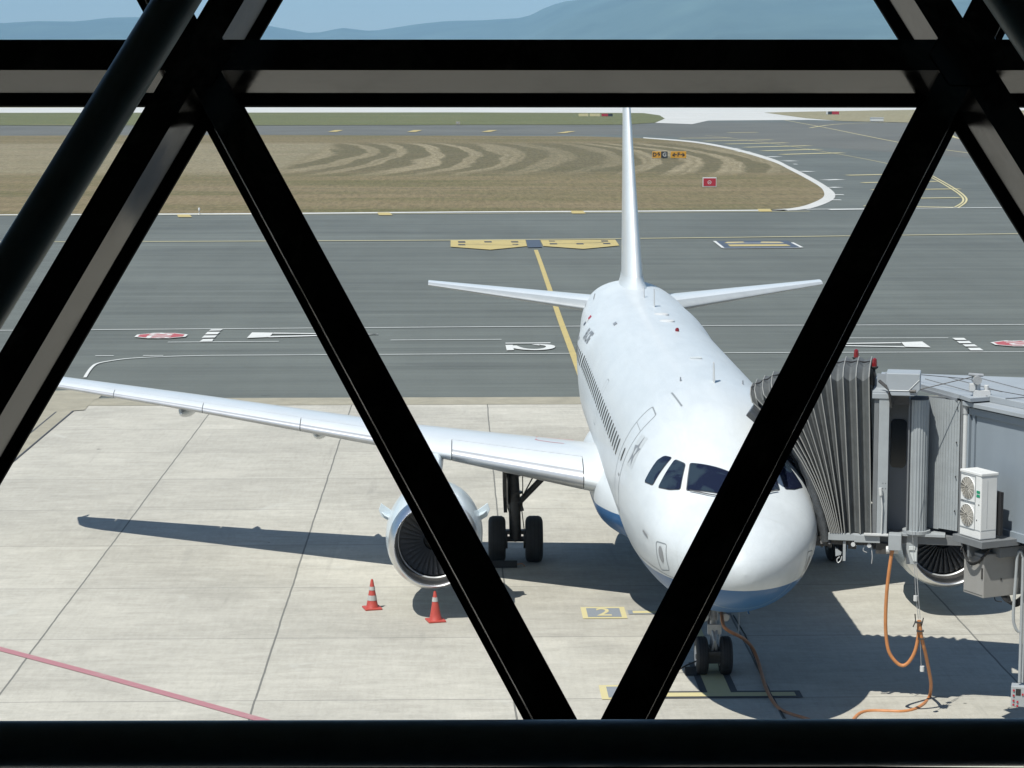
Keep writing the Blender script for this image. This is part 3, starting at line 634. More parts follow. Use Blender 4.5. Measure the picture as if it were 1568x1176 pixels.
for s in (-1,1):
    ws=[(2.50,s*.50),(2.02,s*.63),(1.70,s*.035),(2.17,s*.028)]
    w2=[(2.76,s*.685),(2.53,s*.568),(2.10,s*.72),(2.22,s*.87),(2.47,s*1.02)]
    w3=[(3.06,s*.80),(2.86,s*.715),(2.66,s*1.085),(3.02,s*1.18),(3.12,s*.90)]
    for nm,q in (('cockpit_window',ws),('cockpit_window',w2),('cockpit_window',w3)):
        q=[(p[0],p[1]*.935) for p in q]
        fr=surf_patch3(q,.004,M_SEAM2,nm,A,4,1.055,.06)
        surf_patch3(q,.013,M_COCK,'pane',fr,4)
    # wipers
for s in (-1,1):
    b=MB(); b.tube([Vector(FS(1.66,s*.12))+Vector((0,-.03,.03)),Vector(FS(1.80,s*.34))+Vector((0,-.03,.03)),Vector(FS(1.98,s*.56))+Vector((0,-.03,.03))],.012,6)
    b.build('wiper',M_SEAM2,A)
# cabin windows, doors
for s in (-1,1):
    for i in range(38):
        x=6.62+.533*i
        if x>26.4: break
        if 11.85<x<11.95: continue
        za,zb_=4.62,4.29; a0_,a1_=AZ(x,za,s),AZ(x,zb_,s); hw_=.105
        surf_patch([tuple(p[:2]) for p in rounded([(x-hw_,a0_,0),(x+hw_,a0_,0),(x+hw_,a1_,0),(x-hw_,a1_,0)],.07,3)],.008,M_CAB,'cabin_window',A,1)
    # forward door, overwing exits, rear door
    for x0,x1,zt,zb_ in ((4.98,5.85,5.34,3.38),(28.0,28.75,5.25,3.5)):
        a_t,a_b=AZ(x0,zt,s),AZ(x0,zb_,s); q=rounded([(x0,a_t,0),(x1,a_t,0),(x1,a_b,0),(x0,a_b,0)],.12,4)
        dr=surf_line([tuple(p[:2]) for p in q],.032,.004,M_SEAM,'cabin_door',A,True,14)
        xm=(x0+x1)/2; a_,c_=AZ(xm,4.62,s),AZ(xm,4.36,s)
        surf_patch([tuple(p[:2]) for p in rounded([(xm-.08,a_,0),(xm+.08,a_,0),(xm+.08,c_,0),(xm-.08,c_,0)],.05,3)],.005,M_CAB,'door_window',dr,1)
        a2=AZ(xm,zt-.28,s); surf_line([(x0+.04,a2),(x1-.04,a2)],.014,.005,M_SEAM,'door_seam',dr)
        surf_line([(x0+.15,AZ(x0,4.1,s)),(x0+.33,AZ(x0,4.1,s))],.05,.006,M_GRD,'door_handle',dr)
        surf_line([(x0-.35,AZ(x0,zt+.28,s)),(x1+.1,AZ(x1,zt+.32,s))],.035,.012,M_SEAM,'rain_gutter',dr)
    for x0 in (13.2,):
        q=rounded([(x0,AZ(x0,4.95,s),0),(x0+.52,AZ(x0,4.95,s),0),(x0+.52,AZ(x0,3.9,s),0),(x0,AZ(x0,3.9,s),0)],.08,3)
        surf_line([tuple(p[:2]) for p in q],.02,.004,M_SEAM,'overwing_exit',A,True,10)
    # static port / service panel on the nose
    if s==-1:
        q=rounded([(1.30,-1.45,0),(1.68,-1.54,0),(1.72,-1.98,0),(1.32,-1.92,0)],.06,3)
        pl=surf_line([tuple(p[:2]) for p in q],.02,.005,M_SEAM,'service_panel',A,True,8)
        surf_patch([(1.51+.085*math.cos(R(30*k)),-1.70+.125*math.sin(R(30*k))) for k in range(12)],.008,M_GRD,'port_cover',pl,1)
    else:
        q=rounded([(1.30,1.62,0),(1.72,1.70,0),(1.76,2.10,0),(1.34,2.04,0)],.06,3)
        pl=surf_line([tuple(p[:2]) for p in q],.02,.005,M_SEAM,'service_panel',A,True,8)
        surf_patch([(1.53+.085*math.cos(R(30*k)),1.86+.125*math.sin(R(30*k))) for k in range(12)],.006,M_GRD,'port_cover',pl,1)
    surf_line([(2.1,s*1.58),(2.35,s*1.56)],.05,.02,M_GRD,'air_probe',A)
    surf_line([(1.2,s*2.05),(2.1,s*2.0),(3.4,s*2.02)],.012,.004,M_SEAM,'skin_seam',A)
# radome joint
rj=[(.98+.10*math.cos(R(10*k)),R(10*k)) for k in range(37)]
surf_line([(x-.0,a) for x,a in rj],.012,.003,M_GRY,'radome_seam',A,False,2)
# five-pointed emblem of triangles on a pale square
em=surf_patch([(4.75,AZ(4.75,5.0)),(4.22,AZ(4.22,5.0)),(4.05,AZ(4.05,4.42)),(4.6,AZ(4.6,4.42))],.003,M_GRY if False else mat('emblem_field',(.43,.455,.46),.4),'emblem',A,2)
c0=(4.41,AZ(4.41,4.71)); 
for k in range(5):
    a=R(72*k+12); f=lambda r,t:(c0[0]+r*math.cos(t)*.9,c0[1]+r*math.sin(t)*.62)
    surf_patch([f(.09,a-.75),f(.29,a),f(.12,a+.8)],.008,M_GRD,'emblem_triangle',em,0)
# registration letters and little flag near the tail
def surf_text(s,xc,zc,size,m,name,parent,side=-1):
    vs,fs=text2d(s,size,.012); bb=MB(); out=[]
    for u,v in vs:
        x=xc-u*1. if side==-1 else xc+u; a=AZ(x,zc+v,side); p=Vector(FS(x,a)); out.append(p+Vector((side,0,.6)).normalized()*.012)
    bb.add(out,fs); return bb.build(name,m,parent)
surf_text('9A-CTG',22.3,5.0,.40,M_GRD,'registration_lettering',A,-1)
fl=[(24.9,M_RSG,5.24,5.33),(24.9,M_WHITE,5.15,5.24),(24.9,MATS['blue_grey_marking'],5.06,5.15)]
for x,m,z0,z1 in fl:
    surf_patch([(x,AZ(x,z0)),(x-.5,AZ(x-.5,z0)),(x-.5,AZ(x-.5,z1)),(x,AZ(x,z1))],.006,m,'flag_stripe',A,1)
surf_line([(25.6,AZ(25.6,4.75)),(23.9,AZ(23.9,4.75))],.09,.006,M_GRD,'name_stripe',A)
# crown antennas, beacon and covers
def blade(x,y,h,c=.32,m=None,nm='antenna'):
    z=FS(y,math.asin(max(-1,min(1,x/1.97))))[2]-.02; bb=MB(); n=8; rows=[]
    for j in range(5):
        t=j/4; ch=c*(1-.45*t); rows.append([(x+.02*(1-.4*t)*math.sin(2*math.pi*k/n),y+.22*h*t+ch*.5*math.cos(2*math.pi*k/n),z+h*t) for k in range(n)])
    bb.grid(rows,True); bb.poly(rows[-1]); return bb.build(nm,m or M_WHITE,A,smooth=True)
blade(.07,6.2,.42); blade(.12,21.9,.5); blade(.03,24.4,.32,.2); blade(-.55,6.9,.1,.15,M_GRD); blade(.75,6.9,.1,.15,M_GRD)
b=MB(); b.obox((.09,10.1,5.885),X_,Y_,Z_,.13,.07,.02); b.build('antenna_cover',M_GRY,A,bevel=.01)
for y in (18.1,19.8):
    b=MB(); b.revolve([(0,.20),(.02,.195),(.04,.15),(.05,.0)],(.14,y,5.855),Z_,28); b.build('antenna_dome',M_WHITE,A,smooth=True)
b=MB(); b.revolve([(0,.05),(.06,.05),(.09,.035),(.105,0)],(.18,15.7,5.85),Z_,16); b.build('beacon_lamp',M_RLT,A,smooth=True)
# small letter-Y step marks (folded handle) near the rear crown
b=MB(); b.obox((-1.05,20.3,5.56),Vector((.8,0,.55)).normalized(),Y_,Vector((-.55,0,.8)).normalized(),.05,.2,.02); b.build('antenna',M_GRD,A)

# ---- aerofoil surfaces
def foil(c,tc,up=True):
    t=5*tc*(.2969*math.sqrt(max(c,0))-.126*c-.3516*c*c+.2843*c**3-.1015*c**4); cam_=.018*(1-(2*c-1)**2)
    return (cam_+t) if up else (cam_-t)
def section(st,c0,c1,n=14,cap=True):
    """closed loop of 3D points for chord fraction c0..c1; st=(span vector pos, LE y, TE y, LE z, TE z, t/c)"""
    x,yl,yt,zl,zt,tc=st; ch=yt-yl; P=[]
    cs=[c0+(c1-c0)*(1-math.cos(math.pi*k/n))/2 if c0==0 else c0+(c1-c0)*k/n for k in range(n+1)]
    for c in cs: P.append((x,yl+ch*c,zl+(zt-zl)*c+foil(c,tc)*ch))
    for c in reversed(cs): P.append((x,yl+ch*c,zl+(zt-zl)*c+foil(c,tc,False)*ch-.0005))
    return P
def blend(stA,stB,f): return tuple(a+(b_-a)*f for a,b_ in zip(stA,stB))
def wing_at(ST,y):
    for s0,s1 in zip(ST,ST[1:]):
        if y<=s1[0]+1e-6: return blend(s0,s1,(y-s0[0])/(s1[0]-s0[0]))
    return ST[-1]
def seg(ST,y0,y1,c0,c1,s,extra=6,dz=0,vert=False,x0=0,nose=False):
    ys=sorted(set([y0,y1]+[q[0] for q in ST if y0<q[0]<y1]+[y0+(y1-y0)*k/extra for k in range(1,extra)]))
    bb=MB(); rows=[section(wing_at(ST,y),c0,c1) for y in ys]
    conv=[]
    for r_ in rows:
        if vert: conv.append([((p[2])+x0,p[1],p[0]) for p in r_])
        else: conv.append([(p[0]*s,p[1],p[2]+dz) for p in r_])
    bb.grid(conv,True)
    if nose:
        nc=len(conv[0]); bb.mi=[1 if (i%nc<4 or i%nc>=nc-12) else 0 for i in range(len(bb.f))]
    bb.poly(conv[0]); bb.poly(conv[-1][::-1]); return bb
# stations: span, LE y, TE y, LE z, TE z, t/c
WST=[(1.6,10.75,17.0,2.86,2.76,.145),(2.3,11.08,17.02,2.94,2.82,.145),(6.4,13.15,17.05,3.40,3.33,.12),(12,16.0,18.55,3.95,3.92,.11),(16.5,18.37,20.0,4.335,4.32,.105),(17.0,18.74,20.13,4.37,4.36,.10),(17.22,19.05,20.22,4.385,4.38,.095),(17.34,19.5,20.32,4.39,4.39,.08)]
for s in (-1,1):
    wg=seg(WST,1.6,17.34,.152,.735,s).build('wing',M_WING,A,smooth=True)
    for y0,y1 in ((2.35,5.35),(6.1,9.03),(9.05,11.53),(11.55,13.9),(13.92,15.9)):
        seg(WST,y0,y1,0,.146,s,2,nose=True).build('slat',[M_WING,M_SLAT],wg,smooth=True)
    seg(WST,1.6,2.33,0,.152,s,1).build('wing_root_edge',M_WING,wg,smooth=True)
    seg(WST,5.37,6.08,0,.152,s,1).build('fixed_leading_edge',M_WING,wg,smooth=True)
    seg(WST,15.92,17.34,0,.152,s,2).build('wing_tip_edge',M_WING,wg,smooth=True)
    for y0,y1 in ((2.3,6.35),(6.38,13.2)): seg(WST,y0,y1,.74,1,s,3).build('flap',M_WING,wg,smooth=True)
    seg(WST,13.24,16.3,.74,1,s,2).build('aileron',M_WING,wg,smooth=True)
    seg(WST,16.34,17.34,.735,1,s,2).build('wing_tip_edge',M_WING,wg,smooth=True)
    # tip fence
    b=MB(); b.prism([(s*17.32,19.6,4.36),(s*17.32,20.25,4.72),(s*17.32,20.42,4.72),(s*17.32,20.28,4.36),(s*17.32,20.34,4.1),(s*17.32,20.2,4.1)],(s*.03,0,0)); b.build('tip_fence',M_WING,wg,bevel=.01)
    # flap-track fairings hanging under the trailing edge
    for yy,L in ((8.65,3.5),(12.1,3.0)):
        st=wing_at(WST,yy); b=MB(); b.revolve([(L*t,.21*math.sin(math.pi*t)**.7+.001) for t in [k/16 for k in range(17)]],(s*yy,st[2]-L+.55,st[4]-.16),Vector((0,1,-.03)),18); b.build('flap_track_fairing',M_WING,wg,smooth=True)
    # red walkway outline near the root
    if s==-1:
        def top(yspan,c): 
            st=wing_at(WST,yspan); ch=st[2]-st[1]; return Vector((s*yspan,st[1]+ch*c,st[3]+(st[4]-st[3])*c+foil(c,st[5])*ch+.008))
        b=MB(); pts=[top(2.4,.62),top(3.3,.6),top(3.36,.4),top(3.3,.38),top(3.0,.36),top(2.7,.36)]
        rows=[]
        for i,p in enumerate(pts):
            d=(pts[min(i+1,5)]-pts[max(i-1,0)]).normalized(); q=d.cross(Z_)*.02; rows.append([p+q,p-q])
        b.grid(rows); b.build('walkway_line',mat('walkway_red',(.45,.13,.13),.5),wg)
# tail planes
TST=[(.5,28.1,32.35,5.06,5.1,.10),(6.225,31.45,32.75,5.62,5.64,.10)]
for s in (-1,1):
    tp=seg(TST,.5,6.225,0,.70,s,nose=True).build('tail_plane',[M_WING,M_BGRL],A,smooth=True)
    seg(TST,.9,6.0,.708,1,s,2).build('elevator',M_WING,tp,smooth=True)
    seg(TST,6.02,6.225,.70,1,s,1).build('tail_plane_tip',M_WING,tp,smooth=True)
# fin (span axis = z)
FST=[(5.3,26.4,32.4,0,0,.11),(11.76,31.35,33.35,0,0,.09)]
_f=foil
def foil_sym(c,tc,up=True):
    t=5*tc*(.2969*math.sqrt(max(c,0))-.126*c-.3516*c*c+.2843*c**3-.1015*c**4); return t if up else -t
foil=foil_sym
fn=seg(FST,5.3,11.76,0,.70,1,6,vert=True).build('tail_fin',M_WING,A,smooth=True)
seg(FST,6.0,11.6,.706,1,1,3,vert=True).build('rudder',M_WING,fn,smooth=True)
seg(FST,11.62,11.76,.70,1,1,1,vert=True).build('fin_tip',M_WING,fn,smooth=True)
# flared fin root fillet
b=MB(); rows=[]
for j in range(9):
    t=j/8; z=5.66+.55*t; fl_=.15*(1-t)**2.2+.010; rows.append([])
    st=wing_at(FST,min(max(z,5.3),11.7)); st=(st[0],st[1]-.9*(1-t)**2,st[2],0,0,st[5]); L=section(st,0,.69,12)
    for p in L:
        k=p[2]; sgn=1 if k>=0 else -1; rows[-1].append((k+sgn*fl_*min(1,abs(k)/.06+.15),p[1],z))
b.grid(rows,True); b.build('fin_fillet',M_PT,fn,smooth=True,sharp=80)
foil=_f
# ---- engines
def engine(s):
    O=Vector((s*5.75,9.62,1.75)); t=MB(); MB.XF=lambda v:Vector((O.x+(v.x-O.x)*.92,v.y,O.z+(v.z-O.z)*.965))
    t.revolve([(.34,1.10),(.6,1.155),(1.0,1.19),(1.6,1.2),(2.2,1.15),(2.8,1.02),(3.35,.86),(3.36,.80),(2.9,.8)],O,Y_,72); e=t.build('engine',M_NAC,A,smooth=True)
    t=MB(); t.revolve([(.345,1.102),(.22,1.075),(.10,1.03),(.03,.985),(.0,.955),(.03,.925),(.12,.90),(.28,.885)],O,Y_,72); t.build('intake_lip',M_LIP,e,smooth=True)
    t=MB(); t.revolve([(.28,.885),(.6,.88),(1.15,.87)],O,Y_,72); t.build('intake_duct',M_DKM,e,smooth=True)
    t=MB(); t.revolve([(.55,.884),(.58,.855),(.62,.883)],O,Y_,72); t.build('duct_ring',M_GRM,e,smooth=True)
    t=MB(); t.revolve([(1.12,.86),(1.12,.001)],O,Y_,48); t.build('fan_back_plate',M_DARK,e)
    t=MB()
    for k in range(36):
        a=2*math.pi*k/36; rows=[]
        for j in range(7):
            r_=.26+.585*j/6; tw=R(28+34*j/6); hc=.062+.05*j/6; c_=Vector((math.cos(a),0,math.sin(a))); tn=Vector((-math.sin(a),0,math.cos(a)))*s
            base=O+Vector((0,.74,0))+c_*r_; d=tn*math.sin(tw)+Vector((0,math.cos(tw),0)); rows.append([base-d*hc,base+d*hc*.1+c_*0+tn*.012,base+d*hc])
        t.grid(rows)
    t.build('fan',M_FAN,e,smooth=True,sharp=70)
    t=MB(); t.revolve([(.45,.001),(.5,.05),(.62,.14),(.78,.22),(.9,.26)],O,Y_,32); t.build('spinner',M_DKM,e,smooth=True)
    t=MB(); t.revolve([(2.6,.62),(3.4,.56),(4.1,.42),(4.1,.30),(4.6,.05)],O,Y_,36); t.build('exhaust_nozzle',M_GRM,e,smooth=True)
    # pylon
    rows=[]
    for x0,x1,z,wd in ((O.y+1.0,O.y+3.6,2.95,.16),(O.y+1.6,O.y+5.0,3.05,.2),(O.y+2.5,O.y+6.2,3.22,.22),(O.y+3.05,O.y+6.4,3.36,.22)):
        rows.append([(s*5.75+wd*math.sin(2*math.pi*k/20)*1.,(x0+x1)/2-(x1-x0)/2*math.cos(2*math.pi*k/20),z) for k in range(20)])
    t=MB(); t.grid(rows,True); t.poly(rows[-1]); t.build('engine_pylon',M_NAC,e,smooth=True,sharp=60)
    for ss in (-1,1):
        a=R(20); c_=Vector((ss*math.cos(a),0,math.sin(a))); tn=c_.cross(Y_)
        p0=O+Vector((0,1.35,0))+c_*1.14; t=MB()
        q=[p0,p0+Vector((0,.75,0)),p0+c_*.28+Vector((0,.72,0)),p0+c_*.30+Vector((0,.42,0)),p0+c_*.17+Vector((0,.1,0))]
        t.prism(q,tn*.03)
        # broad sensor tab seen face-on
        t.prism([p0+Vector((0,.3,-.17)),p0+c_*.26+Vector((0,.3,-.12)),p0+c_*.33+Vector((0,.3,.02)),p0+c_*.27+Vector((0,.3,.2)),p0+Vector((0,.3,.12))],(0,.03,0))
        t.build('nacelle_strake',M_NAC,e,bevel=.01)
    for x in (1.0,2.15):
        t=MB(); t.revolve([(x,1.196 if x<2 else 1.158),(x+.012,1.196 if x<2 else 1.157)],O,Y_,72); t.build('cowl_seam',M_SEAM,e) if False else None
for s in (-1,1): engine(s)
MB.XF=None
# ---- landing gear
def wheel(c,r,wd,parent,hub=M_GRM):
    t=MB(); pr=[(-wd/2,r*.52),(-wd/2,r*.80),(-wd*.43,r*.93),(-wd*.28,r*.99),(0,r),(wd*.28,r*.99),(wd*.43,r*.93),(wd/2,r*.80),(wd/2,r*.52)]
    # tread grooves
    pr2=[]
    for p in pr: pr2.append(p)
    t.revolve(pr2,c,X_,40); wl=t.build('wheel',M_TYR,parent,smooth=True,sharp=50)
    t=MB(); t.revolve([(-wd*.42,0.001),(-wd*.42,r*.35),(-wd*.5,r*.5),(-wd*.5,r*.53),(wd*.5,r*.53),(wd*.5,r*.5),(wd*.42,r*.35),(wd*.42,.001)],c,X_,28); t.build('rim',hub,wl,smooth=True,sharp=30)
    t=MB()
    for k in (-.22,0,.22): t.revolve([(k*wd-.006,r*1.0),(k*wd-.006,r*1.002),(k*wd+.006,r*1.002),(k*wd+.006,r*1.0)],c,X_,40)
    t.build('tread_groove',M_DARK,wl)
    return wl
t=MB(); t.tube([(0,5.3,2.3),(0,5.15,1.3),(0,5.12,1.12)],[.11,.10,.10],16); t.tube([(0,5.12,1.12),(0,5.07,.38)],[.07,.065],14)
ng=t.build('nose_gear',M_GRM,A,smooth=True)
for x in (-.245,.245): wheel((x,5.07,.395),.395,.245,ng,M_WHITE)
t=MB(); t.tube([(-.36,5.07,.38),(.36,5.07,.38)],.05,12); t.obox((0,5.1,.42),X_,Y_,Z_,.135,.16,.16); t.obox((0,4.86,.50),X_,Y_,Z_,.13,.05,.04); t.build('axle',M_DKM,ng,smooth=True)
t=MB(); t.tube([(-.07,5.0,1.05),(0,4.78,.78),(-.05,4.95,.5)],.03,8); t.tube([(.07,5.0,1.05),(0,4.78,.78),(.05,4.95,.5)],.03,8); t.obox((0,4.93,.98),X_,Y_,Z_,.14,.03,.1); t.build('torque_link',M_GRM,ng)
t=MB(); t.tube([(0,5.15,1.35),(0,6.3,2.2)],.06,10); t.tube([(-.3,5.3,2.2),(-.08,5.15,1.5)],.035,8); t.tube([(.3,5.3,2.2),(.08,5.15,1.5)],.035,8); t.tube([(-.1,5.0,1.75),(-.1,5.0,1.2)],.02,6); t.tube([(.13,5.0,1.8),(.13,5.05,.9),(.1,5.0,.6)],.015,6); t.build('drag_strut',M_GRM,ng)
for x,z in ((-.42,1.5),(.22,1.22),(-.2,1.22)):
    t=MB(); t.revolve([(0,.085),(.02,.095),(.12,.06),(.14,0)],(x,4.93,z),Y_,20); lt=t.build('landing_light',M_GRM,ng,smooth=True)
    t=MB(); t.revolve([(0,.08),(0.0,.0)],(x,4.927,z),Y_,20); t.build('lens',M_WHITE,lt)
t=MB(); t.tube([(-.42,5.07,1.5),(.22,5.1,1.5)],.02,6); t.tube([(-.05,5.07,1.6),(-.12,5.03,1.0)],.018,6); t.build('light_bracket',M_DKM,ng)
for s in (-1,1):
    t=MB(); t.prism([(s*.42,4.1,2.0),(s*.42,5.9,1.85),(s*.60,5.8,1.4),(s*.60,4.25,1.45)],(s*.025,0,0)); t.build('gear_door',M_PT,ng)
t=MB(); t.tube([(.60,5.6,1.6),(.52,5.2,.75)],.012,6); t.build('static_wire',M_GRM,ng)
for s in (-1,1):
    X=s*3.795; Y=16.11
    t=MB(); t.tube([(X+s*.12,Y+.15,3.0),(X+s*.02,Y,1.45),(X+s*.02,Y,1.2)],[.155,.15,.15],18); t.tube([(X+s*.02,Y,1.25),(X,Y,.58)],.148,16)
    for z in (1.5,1.75,2.2,2.5): t.tube([(X,Y,z),(X,Y,z+.05)],.172,16)
    mg=t.build('main_gear',M_DKM,A,smooth=True)
    for x in (-.465,.465): wheel((X+x,Y,.585),.585,.43,mg,M_DKM)
    t=MB(); t.tube([(X-.62,Y,.585),(X+.62,Y,.585)],.07,12); t.tube([(X-.26,Y,.585),(X-.2,Y,.585)],.24,20); t.tube([(X+.2,Y,.585),(X+.26,Y,.585)],.24,20); t.obox((X-.2,Y-.05,.78),X_,Y_,Z_,.06,.1,.05); t.obox((X+.2,Y-.05,.78),X_,Y_,Z_,.06,.1,.05); t.build('axle',M_DKM,mg,smooth=True,sharp=30)
    t=MB(); t.tube([(X-s*.12,Y,1.55),(X-s*1.15,Y+.05,2.62)],[.075,.085],12); t.tube([(X-s*.1,Y,1.5),(X-s*.16,Y-.03,1.3)],.06,8); t.obox((X-s*1.15,Y+.05,2.68),X_,Y_,Z_,.16,.08,.08); t.tube([(X-s*.14,Y-.12,1.62),(X-s*.6,Y-.12,2.5)],.02,6); t.build('side_brace',M_DKM,mg,smooth=True)
    t=MB(); t.tube([(X,Y+.18,1.2),(X,Y+.5,.85),(X,Y+.15,.5)],.045,8); t.build('torque_link',M_DKM,mg)
    t=MB(); t.prism([(X+s*.235,Y-.55,2.95),(X+s*.235,Y+.75,2.95),(X+s*.225,Y+.7,1.75),(X+s*.2,Y+.3,1.2),(X+s*.225,Y-.3,1.7)],(s*.09,0,0)); t.build('gear_door',M_DKM,mg)
    t=MB(); 
    for k in range(3): t.tube([(X-s*.17,Y-.06+.03*k,2.7),(X-s*.18,Y-.1+.03*k,1.9),(X-s*.16,Y-.1+.02*k,1.3),(X-s*.22,Y-.05,.8)],.014,6)
    t.tube([(X+s*.2,Y-.1,2.9),(X+s*.19,Y-.12,1.4),(X+s*.1,Y-.1,1.1)],.02,6); t.build('hydraulic_line',M_DKM,mg)

# ---- wheel chocks
def chock(name,label,x,y,m,l=.9):
    t=thing(name,label,'wheel chock',(x,y,0),'wheel chocks')
    b=MB(); b.prism([(x-l/2,y-.12,.04),(x-l/2,y+.12,.04),(x-l/2,y+.08,.17),(x-l/2,y-.0,.2)],(l,0,0)); b.build('wedge',m,t,bevel=.01)
    b=MB(); b.tube([(x+l/2,y,.1),(x+l/2+.12,y+.02,.12),(x+l/2+.2,y,.05)],.012,6); b.build('rope',M_BRN,t)
chock('wheel_chock','long dark rubber chock in front of the outer tyre of the right main gear',-4.25,15.35,M_TYR,.95)
chock('wheel_chock','small dark chock just left of the nose wheels',-.52,4.95,M_TYR,.24)
t=thing('tow_pin_cable','thin dark cable with a clip lying left of the nose wheels','cable',(-.75,4.95,0))
b=MB(); b.tube(resamp([Vector(p) for p in ((-1.15,5.3,.05),(-.85,5.1,.06),(-.6,5.05,.2),(-.35,5.0,.32))],5),.018,6); b.build('cable_run',M_TYR,t)
b=MB(); b.tube([(-1.22,5.32,.05),(-1.1,5.28,.05)],.04,8); b.build('clip',M_DKM,t)

# ------------------------------------------------------------------ traffic cones
def cone(label,x,y,s_,leans,worn):
    t=thing('traffic_cone',label,'traffic cone',(x,y,0),'cones by the right engine'); o=Vector((x,y,.03)); ax=Vector((leans,0,1)).normalized()
    b=MB(); q=.19*s_; b.obox((x,y,.05),Vector((.97,.25,0)),Vector((-.25,.97,0)),Z_,q,q,.02); b.build('base_plate',M_CORG,t,bevel=.012)
    H=.66*s_; r0=.135*s_; r1=.03*s_; rr=lambda f:r0+(r1-r0)*f
    b=MB(); b.revolve([(0.02,r0*1.15),(.05,rr(.03)),(H*.32,rr(.32)),(H*.32,rr(.32)),(H*.96,r1),(H,r1*.7),(H,.001)],o,ax,28); cb=b.build('cone_body',M_CORG,t,smooth=True)
    for f0,f1 in worn:
        b=MB(); b.revolve([(H*f0,rr(f0)+.004),(H*f1,rr(f1)+.004)],o,ax,28); b.build('reflective_band',M_CWHT,cb,smooth=True)
c_=G(570,934); cone('orange traffic cone with two pale bands standing on open sunlit concrete',c_.x,c_.y,1.04,0,[(.30,.47),(.64,.76)])
c_=G(667,953); cone('orange traffic cone with one worn white patch standing in the engine shadow',c_.x,c_.y,1.04,-.02,[(.66,.8)])

# ------------------------------------------------------------------ passenger boarding bridge
E1=Vector((.975,-.22,0)).normalized(); E2=Vector((.22,.975,0)).normalized(); P0=Vector((1.73,2.13,0))
def B(s,t,z): return P0+E1*s+E2*t+Z_*z
def bbox(b,s0,s1,t0,t1,z0,z1): return b.obox(B((s0+s1)/2,(t0+t1)/2,(z0+z1)/2),E1,E2,Z_,(s1-s0)/2,(t1-t0)/2,(z1-z0)/2)
BR=thing('boarding_bridge','grey boarding bridge with folding canopy pressed against the white airliner','boarding bridge',tuple(B(2.2,1.5,0)))
# folding canopy: hoops hinged at the sill, nearly upright at the cab, leaning over to the fuselage
NH=12
def hoop(u):
    """u 0 at the cab .. 1 at the aircraft; returns near bottom, near mid points, near top corner as (s,z)"""
    k=u*(NH-1)
    topx=[.73,.49,.25,.02,-.20,-.42,-.64,-.86,-1.06,-1.22,-1.36,-1.44]; topz=[6.50,6.50,6.49,6.47,6.44,6.40,6.34,6.27,6.19,6.11,6.04,5.97]
    botx=[.83,.63,.44,.34,.29,.25,.22,.19,.16,.13,.10,.07]
    bend=[0,0,0,0,.01,.02,.05,.09,.14,.18,.21,.23]
    i=min(int(k),NH-2); f=k-i; L=lambda T:T[i]+(T[i+1]-T[i])*f
    b_=(L(botx),3.52); t_=(L(topx),L(topz)); pts=[]
    dx,dz=t_[0]-b_[0],t_[1]-b_[1]; ln=math.hypot(dx,dz)
    for j in range(9):
        q=j/8; bw=L(bend)*4*q*(1-q)*1.0
        pts.append((b_[0]+dx*q+bw*dz/ln,b_[1]+dz*q-bw*dx/ln))
    return pts
W_=3.5
def hooploop(u,inset=0):
    """full hoop as 3D points from near sill, over the top, to the far sill"""
    p=hoop(u); out=[]
    ct=p[-1]; cb=p[0]; dn=Vector((ct[0]-cb[0],ct[1]-cb[1])).normalized()
    for j,(s_,z) in enumerate(p): 
        out.append(B(s_,inset,z))
    if inset:
        out[-1]=B(ct[0]-dn.x*inset*.6,inset,ct[1]-dn.y*inset*.6)
    for t_,dz in ((.30,.12),(.8,.19),(1.35,.22),(1.9,.05),(2.6,-.2),(3.1,-.42)):
        ii=inset*(.75 if t_<.5 else .35)
        out.append(B(ct[0]+dn.x*(dz-ii),t_,ct[1]+dn.y*(dz-ii)))
    for j in range(8,-1,-1):
        s_,z=p[j]; zz=3.52+(z-3.52)*.80; out.append(B(s_,W_-inset,zz))
    return out
rows=[]; N2=NH-1
b=MB()
def vee(u,ins): return hooploop(u,ins)
for k in range(NH):
    rows.append(hooploop(k/N2))
    if k<N2:
        rows.append(hooploop((k+.42)/N2,.155)); rows.append(hooploop((k+.58)/N2,.155))
b.grid(rows); b.build('folding_canopy',M_FAB,BR,smooth=True,sharp=22)
b=MB()
for k in range(NH): b.tube(hooploop(k/N2,-.004),.011,6)
b.build('canopy_hoop',M_PIP,BR)
# dark cords looped across the canopy top
b=MB()
for k in range(NH-1):
    a=hooploop((k+.05)/N2)[10];c=hooploop((k+.95)/N2)[10]; m1=hooploop((k+.5)/N2,.10)[10]
    b.tube(resamp([a+Z_*.012,m1+Z_*.03,c+Z_*.012],5),.011,5)
    b.tube(resamp([a+Z_*.012,m1+Z_*.03-E2*.14,c+Z_*.012],5),.008,5)
b.build('canopy_cord',M_DARK,BR)
